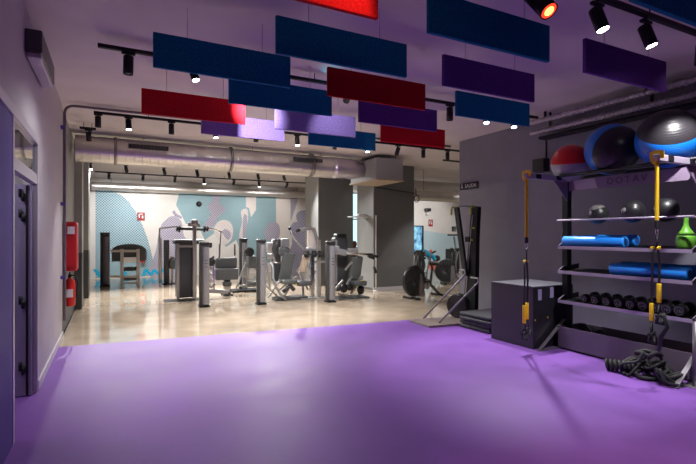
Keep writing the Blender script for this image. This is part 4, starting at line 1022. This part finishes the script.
# ================================================================== CARDIO AREA
def air_bike(base, rz, lab, s=1.0, group='exercise bikes near the far display'):
    """bike along local +X (wheel at -X); parts placed through matrix T"""
    t = thing('exercise_bike', base, lab, 'exercise bike', group)
    T = Matrix.Translation(Vector(base)) @ Matrix.Rotation(rz, 4, 'Z') @ Matrix.Scale(s, 4)
    def V(x, y, z): return T @ Vector((x, y, z))
    def B(mb, nm, m): return mb.build(nm, M[m], t)
    ax = T.to_3x3() @ Vector((0, 1, 0))
    w = B(MB().lathe(V(-.42, -.05, .45), [(.36 * s, 0), (.38 * s, .01), (.38 * s, .09 * s), (.36 * s, .10 * s)], 40, axis=ax), 'fan_wheel', 'black_plastic')
    g = MB()
    for k in range(24):
        a = 2 * PI * k / 24; g.tube([V(-.42 + .06 * math.cos(a), -.056, .45 + .06 * math.sin(a)), V(-.42 + .37 * math.cos(a + .25), -.056, .45 + .37 * math.sin(a + .25))], .005 * s, n=5)
    g.build('cage_rod', M['dark_grey'], w)
    g = MB(); g.tube([V(-.42 + .385 * math.cos(a), -.052, .45 + .385 * math.sin(a)) for a in [k * PI / 18 for k in range(36)]], .012 * s, n=6, closed=True); g.build('cage_rim', M['dark_grey'], w)
    f = MB(); f.tube([V(-.46, 0, .06), V(-.1, 0, .28), V(.25, 0, .30), V(.55, 0, .06)], .04 * s); f.tube([V(.22, 0, .28), V(.30, 0, .80)], .032 * s); f.tube([V(-.12, 0, .28), V(-.22, 0, .95), V(-.18, 0, 1.08)], .032 * s); f.tube([V(-.42, 0, .45), V(-.15, 0, .5)], .03 * s)
    B(f, 'frame', 'dark_grey')
    g = MB(); g.prism([V(-.28, -.06, .05), V(-.05, -.06, .05), V(-.16, -.06, .62), V(-.26, -.06, .62)], (T.to_3x3() @ Vector((0, .03, 0)))); B(g, 'guard_plate', 'rib_pipe')
    B(MB().tube([V(-.50, -.28, .03), V(-.50, .28, .03)], .03 * s), 'front_foot', 'black')
    B(MB().tube([V(.56, -.25, .03), V(.56, .25, .03)], .03 * s), 'rear_foot', 'black')
    b = MB(); b.sphere(V(.34, 0, .86), .13 * s, (1.25, .9, .42), 20); B(b, 'saddle', 'black_rubber')
    for sg in (-1, 1):
        B(MB().tube([V(-.10, .12 * sg, .35), V(-.16, .22 * sg, .7), V(-.10, .25 * sg, 1.05), V(.02, .24 * sg, 1.16)], .018 * s), 'moving_arm', 'silver')
        B(MB().cyl(V(0, .24 * sg, 1.15), V(.14, .24 * sg, 1.19), .024 * s), 'hand_grip', 'black_rubber')
        g = MB(); g.tube([V(.03, .09 * sg, .32), V(.03 + .12 * sg, .11 * sg, .32 - .1 * sg)], .014 * s); g.box(V(.03 + .13 * sg, .17 * sg, .32 - .1 * sg), (.1 * s, .1 * s, .03 * s), (0, 0, rz)); B(g, 'pedal_crank', 'black')
    B(MB().lathe(V(.03, -.07, .32), [(.05 * s, 0), (.11 * s, .005), (.11 * s, .02), (.05 * s, .025)], 20, axis=ax), 'chain_ring', 'silver')
    B(MB().box(V(-.20, 0, 1.15), (.05 * s, .2 * s, .14 * s), (0, -.4, rz), bev=.01), 'console', 'black_plastic')
    return t
p = Vector((6.92, 9.15, 0)); air_bike((7.05, 9.45, 0), .22, 'air bike with round caged fan wheel by the corner of the grey pillar block', .98)
air_bike((onY(416.5, 240, 12.7).x, 12.75, 0), .1, 'black exercise bike behind the air bike, left of the cyan shirt', .9)
p = fl(458, 284)
air_bike(tuple(p), -.35, 'black exercise bike right of the person in the cyan shirt', .95)

tm = thing('treadmill', (12.4, 15.0, 0), 'black cardio machine with raised console beside the ski machine', 'treadmill')
def tp(x, y): return onY(x, y, 14.6)
a_, b_ = tp(450, 249), tp(457, 275)
MB().span((a_.x, 14.6, .12), (b_.x + .25, 14.9, a_.z), bev=.03).build('motor_body', M['dark_grey'], tm)
MB().span((a_.x, 13.2, .05), (b_.x + .25, 14.7, .2), bev=.03).build('deck', M['black_rubber'], tm)
q = tp(453, 235)
MB().tube([tp(455, 275), tp(456, 250), tp(454, 237)], .04).build('mast', M['silver'], tm)
MB().box((q.x, 14.6, q.z), (.42, .2, .06), (0, 0, 0), bev=.015).build('console_shelf', M['black_plastic'], tm)
q2 = tp(454, 229)
sc1 = MB().box((q2.x, 14.6, q2.z), (.20, .05, .20), bev=.01).build('console_screen', M['black_plastic'], tm)
MB().box((q2.x, 14.572, q2.z), (.15, .004, .14)).build('display', M['palebluewall'], sc1)

# display
Y = 15.6; a_, b_ = onY(413.5, 226.5, Y), onY(422.6, 252.5, Y)
dp = thing('display_screen', ((a_.x + b_.x) / 2, Y, 0), 'glowing blue upright display screen beside the grey pillar block', 'display screen')
MB().span((a_.x, Y, b_.z - .04), (b_.x + .06, Y + .10, a_.z + .04), bev=.01).build('casing', M['black_plastic'], dp)
MB().span((a_.x + .03, Y - .006, b_.z), (b_.x - .03, Y + .002, a_.z)).build('screen', M['screen'], dp)
MB().span(((a_.x + b_.x) / 2 - .08, Y + .02, .02), ((a_.x + b_.x) / 2 + .08, Y + .08, b_.z)).build('stand', M['black'], dp)
MB().span((a_.x, Y - .25, 0), (b_.x, Y + .3, .02), bev=.004).build('foot', M['black'], dp)

# ================================================================== PERSON bending forward
def skin_body(name, chain, edges, m, parent=None, sub=2):
    """chain: {key: (pos, radius)} edges: key pairs"""
    keys = list(chain); me = bpy.data.meshes.new(name)
    base = Vector(chain[keys[0]][0])
    me.from_pydata([Vector(chain[k][0]) - base for k in keys], [(keys.index(a), keys.index(b)) for a, b in edges], [])
    o = bpy.data.objects.new(name, me); COL.objects.link(o)
    sm = o.modifiers.new('skin', 'SKIN'); sm.use_smooth_shade = True
    for i, k in enumerate(keys):
        r = chain[k][1]; r = r if isinstance(r, tuple) else (r, r)
        me.skin_vertices[0].data[i].radius = r; me.skin_vertices[0].data[i].use_root = (i == 0)
    ss = o.modifiers.new('sub', 'SUBSURF'); ss.levels = sub; ss.render_levels = sub
    bpy.context.view_layer.update()
    nm = bpy.data.meshes.new_from_object(o.evaluated_get(bpy.context.evaluated_depsgraph_get()))
    bpy.data.objects.remove(o); nm.materials.clear(); nm.materials.append(m)
    for pl_ in nm.polygons: pl_.use_smooth = True
    o = bpy.data.objects.new(name, nm); COL.objects.link(o); o.location = base
    if parent is not None: o.parent = parent; o.location = base - W0(parent)
    return o
bp = onY(419.5, 250, 13.1); hx, hy = bp.x, 13.1
u = Vector((.985, -.17, 0)); v = Vector((.17, .985, 0))
def Q(a, b, z): return tuple(Vector((hx, hy, 0)) + u * a + v * b + Vector((0, 0, z)))
body = {'pel': (Q(0, 0, .92), .12), 'spine': (Q(.22, 0, .95), .115), 'chest': (Q(.42, 0, .86), .13), 'neck': (Q(.55, 0, .78), .055), 'head': (Q(.63, 0, .73), (.085, .09)), 'crown': (Q(.74, 0, .66), .075)}
ed = [('pel', 'spine'), ('spine', 'chest'), ('chest', 'neck'), ('neck', 'head'), ('head', 'crown')]
for sg, n_ in ((-1, 'l'), (1, 'r')):
    body.update({'sh' + n_: (Q(.45, .17 * sg, .83), .055), 'el' + n_: (Q(.52, .22 * sg, .56), .042), 'wr' + n_: (Q(.62, .17 * sg, .34), .030), 'ha' + n_: (Q(.66, .15 * sg, .27), (.038, .022)),
                 'f1' + n_: (Q(.70, (.15 + .025) * sg, .20), .010), 'f2' + n_: (Q(.71, .15 * sg, .18), .010), 'f3' + n_: (Q(.70, .13 * sg, .19), .010), 'th' + n_: (Q(.66, .11 * sg, .23), .011),
                 'hp' + n_: (Q(.0, .10 * sg, .88), .095), 'kn' + n_: (Q(.10, .13 * sg, .48), .062), 'an' + n_: (Q(-.02, .14 * sg, .09), .042), 'to' + n_: (Q(.14, .15 * sg, .04), .038)})
    ed += [('chest', 'sh' + n_), ('sh' + n_, 'el' + n_), ('el' + n_, 'wr' + n_), ('wr' + n_, 'ha' + n_), ('ha' + n_, 'f1' + n_), ('ha' + n_, 'f2' + n_), ('ha' + n_, 'f3' + n_), ('ha' + n_, 'th' + n_),
           ('pel', 'hp' + n_), ('hp' + n_, 'kn' + n_), ('kn' + n_, 'an' + n_), ('an' + n_, 'to' + n_)]
per = skin_body('person', body, ed, M['skin'])
tag(per, 'person in a cyan shirt bending forward behind the exercise bikes', 'person')
sh = {'pel': (Q(.02, 0, .94), .135), 'spine': (Q(.22, 0, .96), .135), 'chest': (Q(.43, 0, .865), .15), 'sl': (Q(.45, -.17, .83), .078), 'el': (Q(.50, -.21, .66), .066), 'sr': (Q(.45, .17, .83), .078), 'er': (Q(.50, .21, .66), .066)}
skin_body('shirt', sh, [('pel', 'spine'), ('spine', 'chest'), ('chest', 'sl'), ('sl', 'el'), ('chest', 'sr'), ('sr', 'er')], M['shirt'], per)
lg = {'pel': (Q(-.01, 0, .90), .135)}
le = []
for sg, n_ in ((-1, 'l'), (1, 'r')):
    lg.update({'h' + n_: (Q(.0, .10 * sg, .86), .108), 'k' + n_: (Q(.10, .13 * sg, .48), .074), 'a' + n_: (Q(-.02, .14 * sg, .13), .052)}); le += [('pel', 'h' + n_), ('h' + n_, 'k' + n_), ('k' + n_, 'a' + n_)]
skin_body('leggings', lg, le, M['trousers'], per)
hb = MB(); hb.sphere(Q(.68, .01, .74), .115, (1.15, .95, .95), 20); hb.build('hair', M['hair'], per)
fe = MB()
for sg in (-1, 1): fe.sphere(Q(.70, .035 * sg, .63), .014, n=10)
fe.build('eye', M['white'], per)

# ================================================================== CAMERA, WORLD
cam = bpy.data.cameras.new('camera'); co = bpy.data.objects.new('camera', cam); COL.objects.link(co)
co.location = (0, 0, CH); co.rotation_euler = (PI / 2, 0, -YAW)
cam.sensor_width = 36; cam.lens = 36 * F / 696; cam.shift_y = (HY - 232) / 696; cam.clip_start = .05
sc.camera = co
wd = bpy.data.worlds.new('world'); sc.world = wd; wd.use_nodes = True
wd.node_tree.nodes['Background'].inputs[0].default_value = (.6, .6, .7, 1); wd.node_tree.nodes['Background'].inputs[1].default_value = .02
sc.view_settings.view_transform = 'Standard'; sc.view_settings.look = 'None'; sc.view_settings.gamma = 1
sc.view_settings.exposure = 0.2; sc.view_settings.use_curve_mapping = False
sc.cycles.max_bounces = 8; sc.cycles.diffuse_bounces = 5; sc.cycles.sample_clamp_indirect = 4
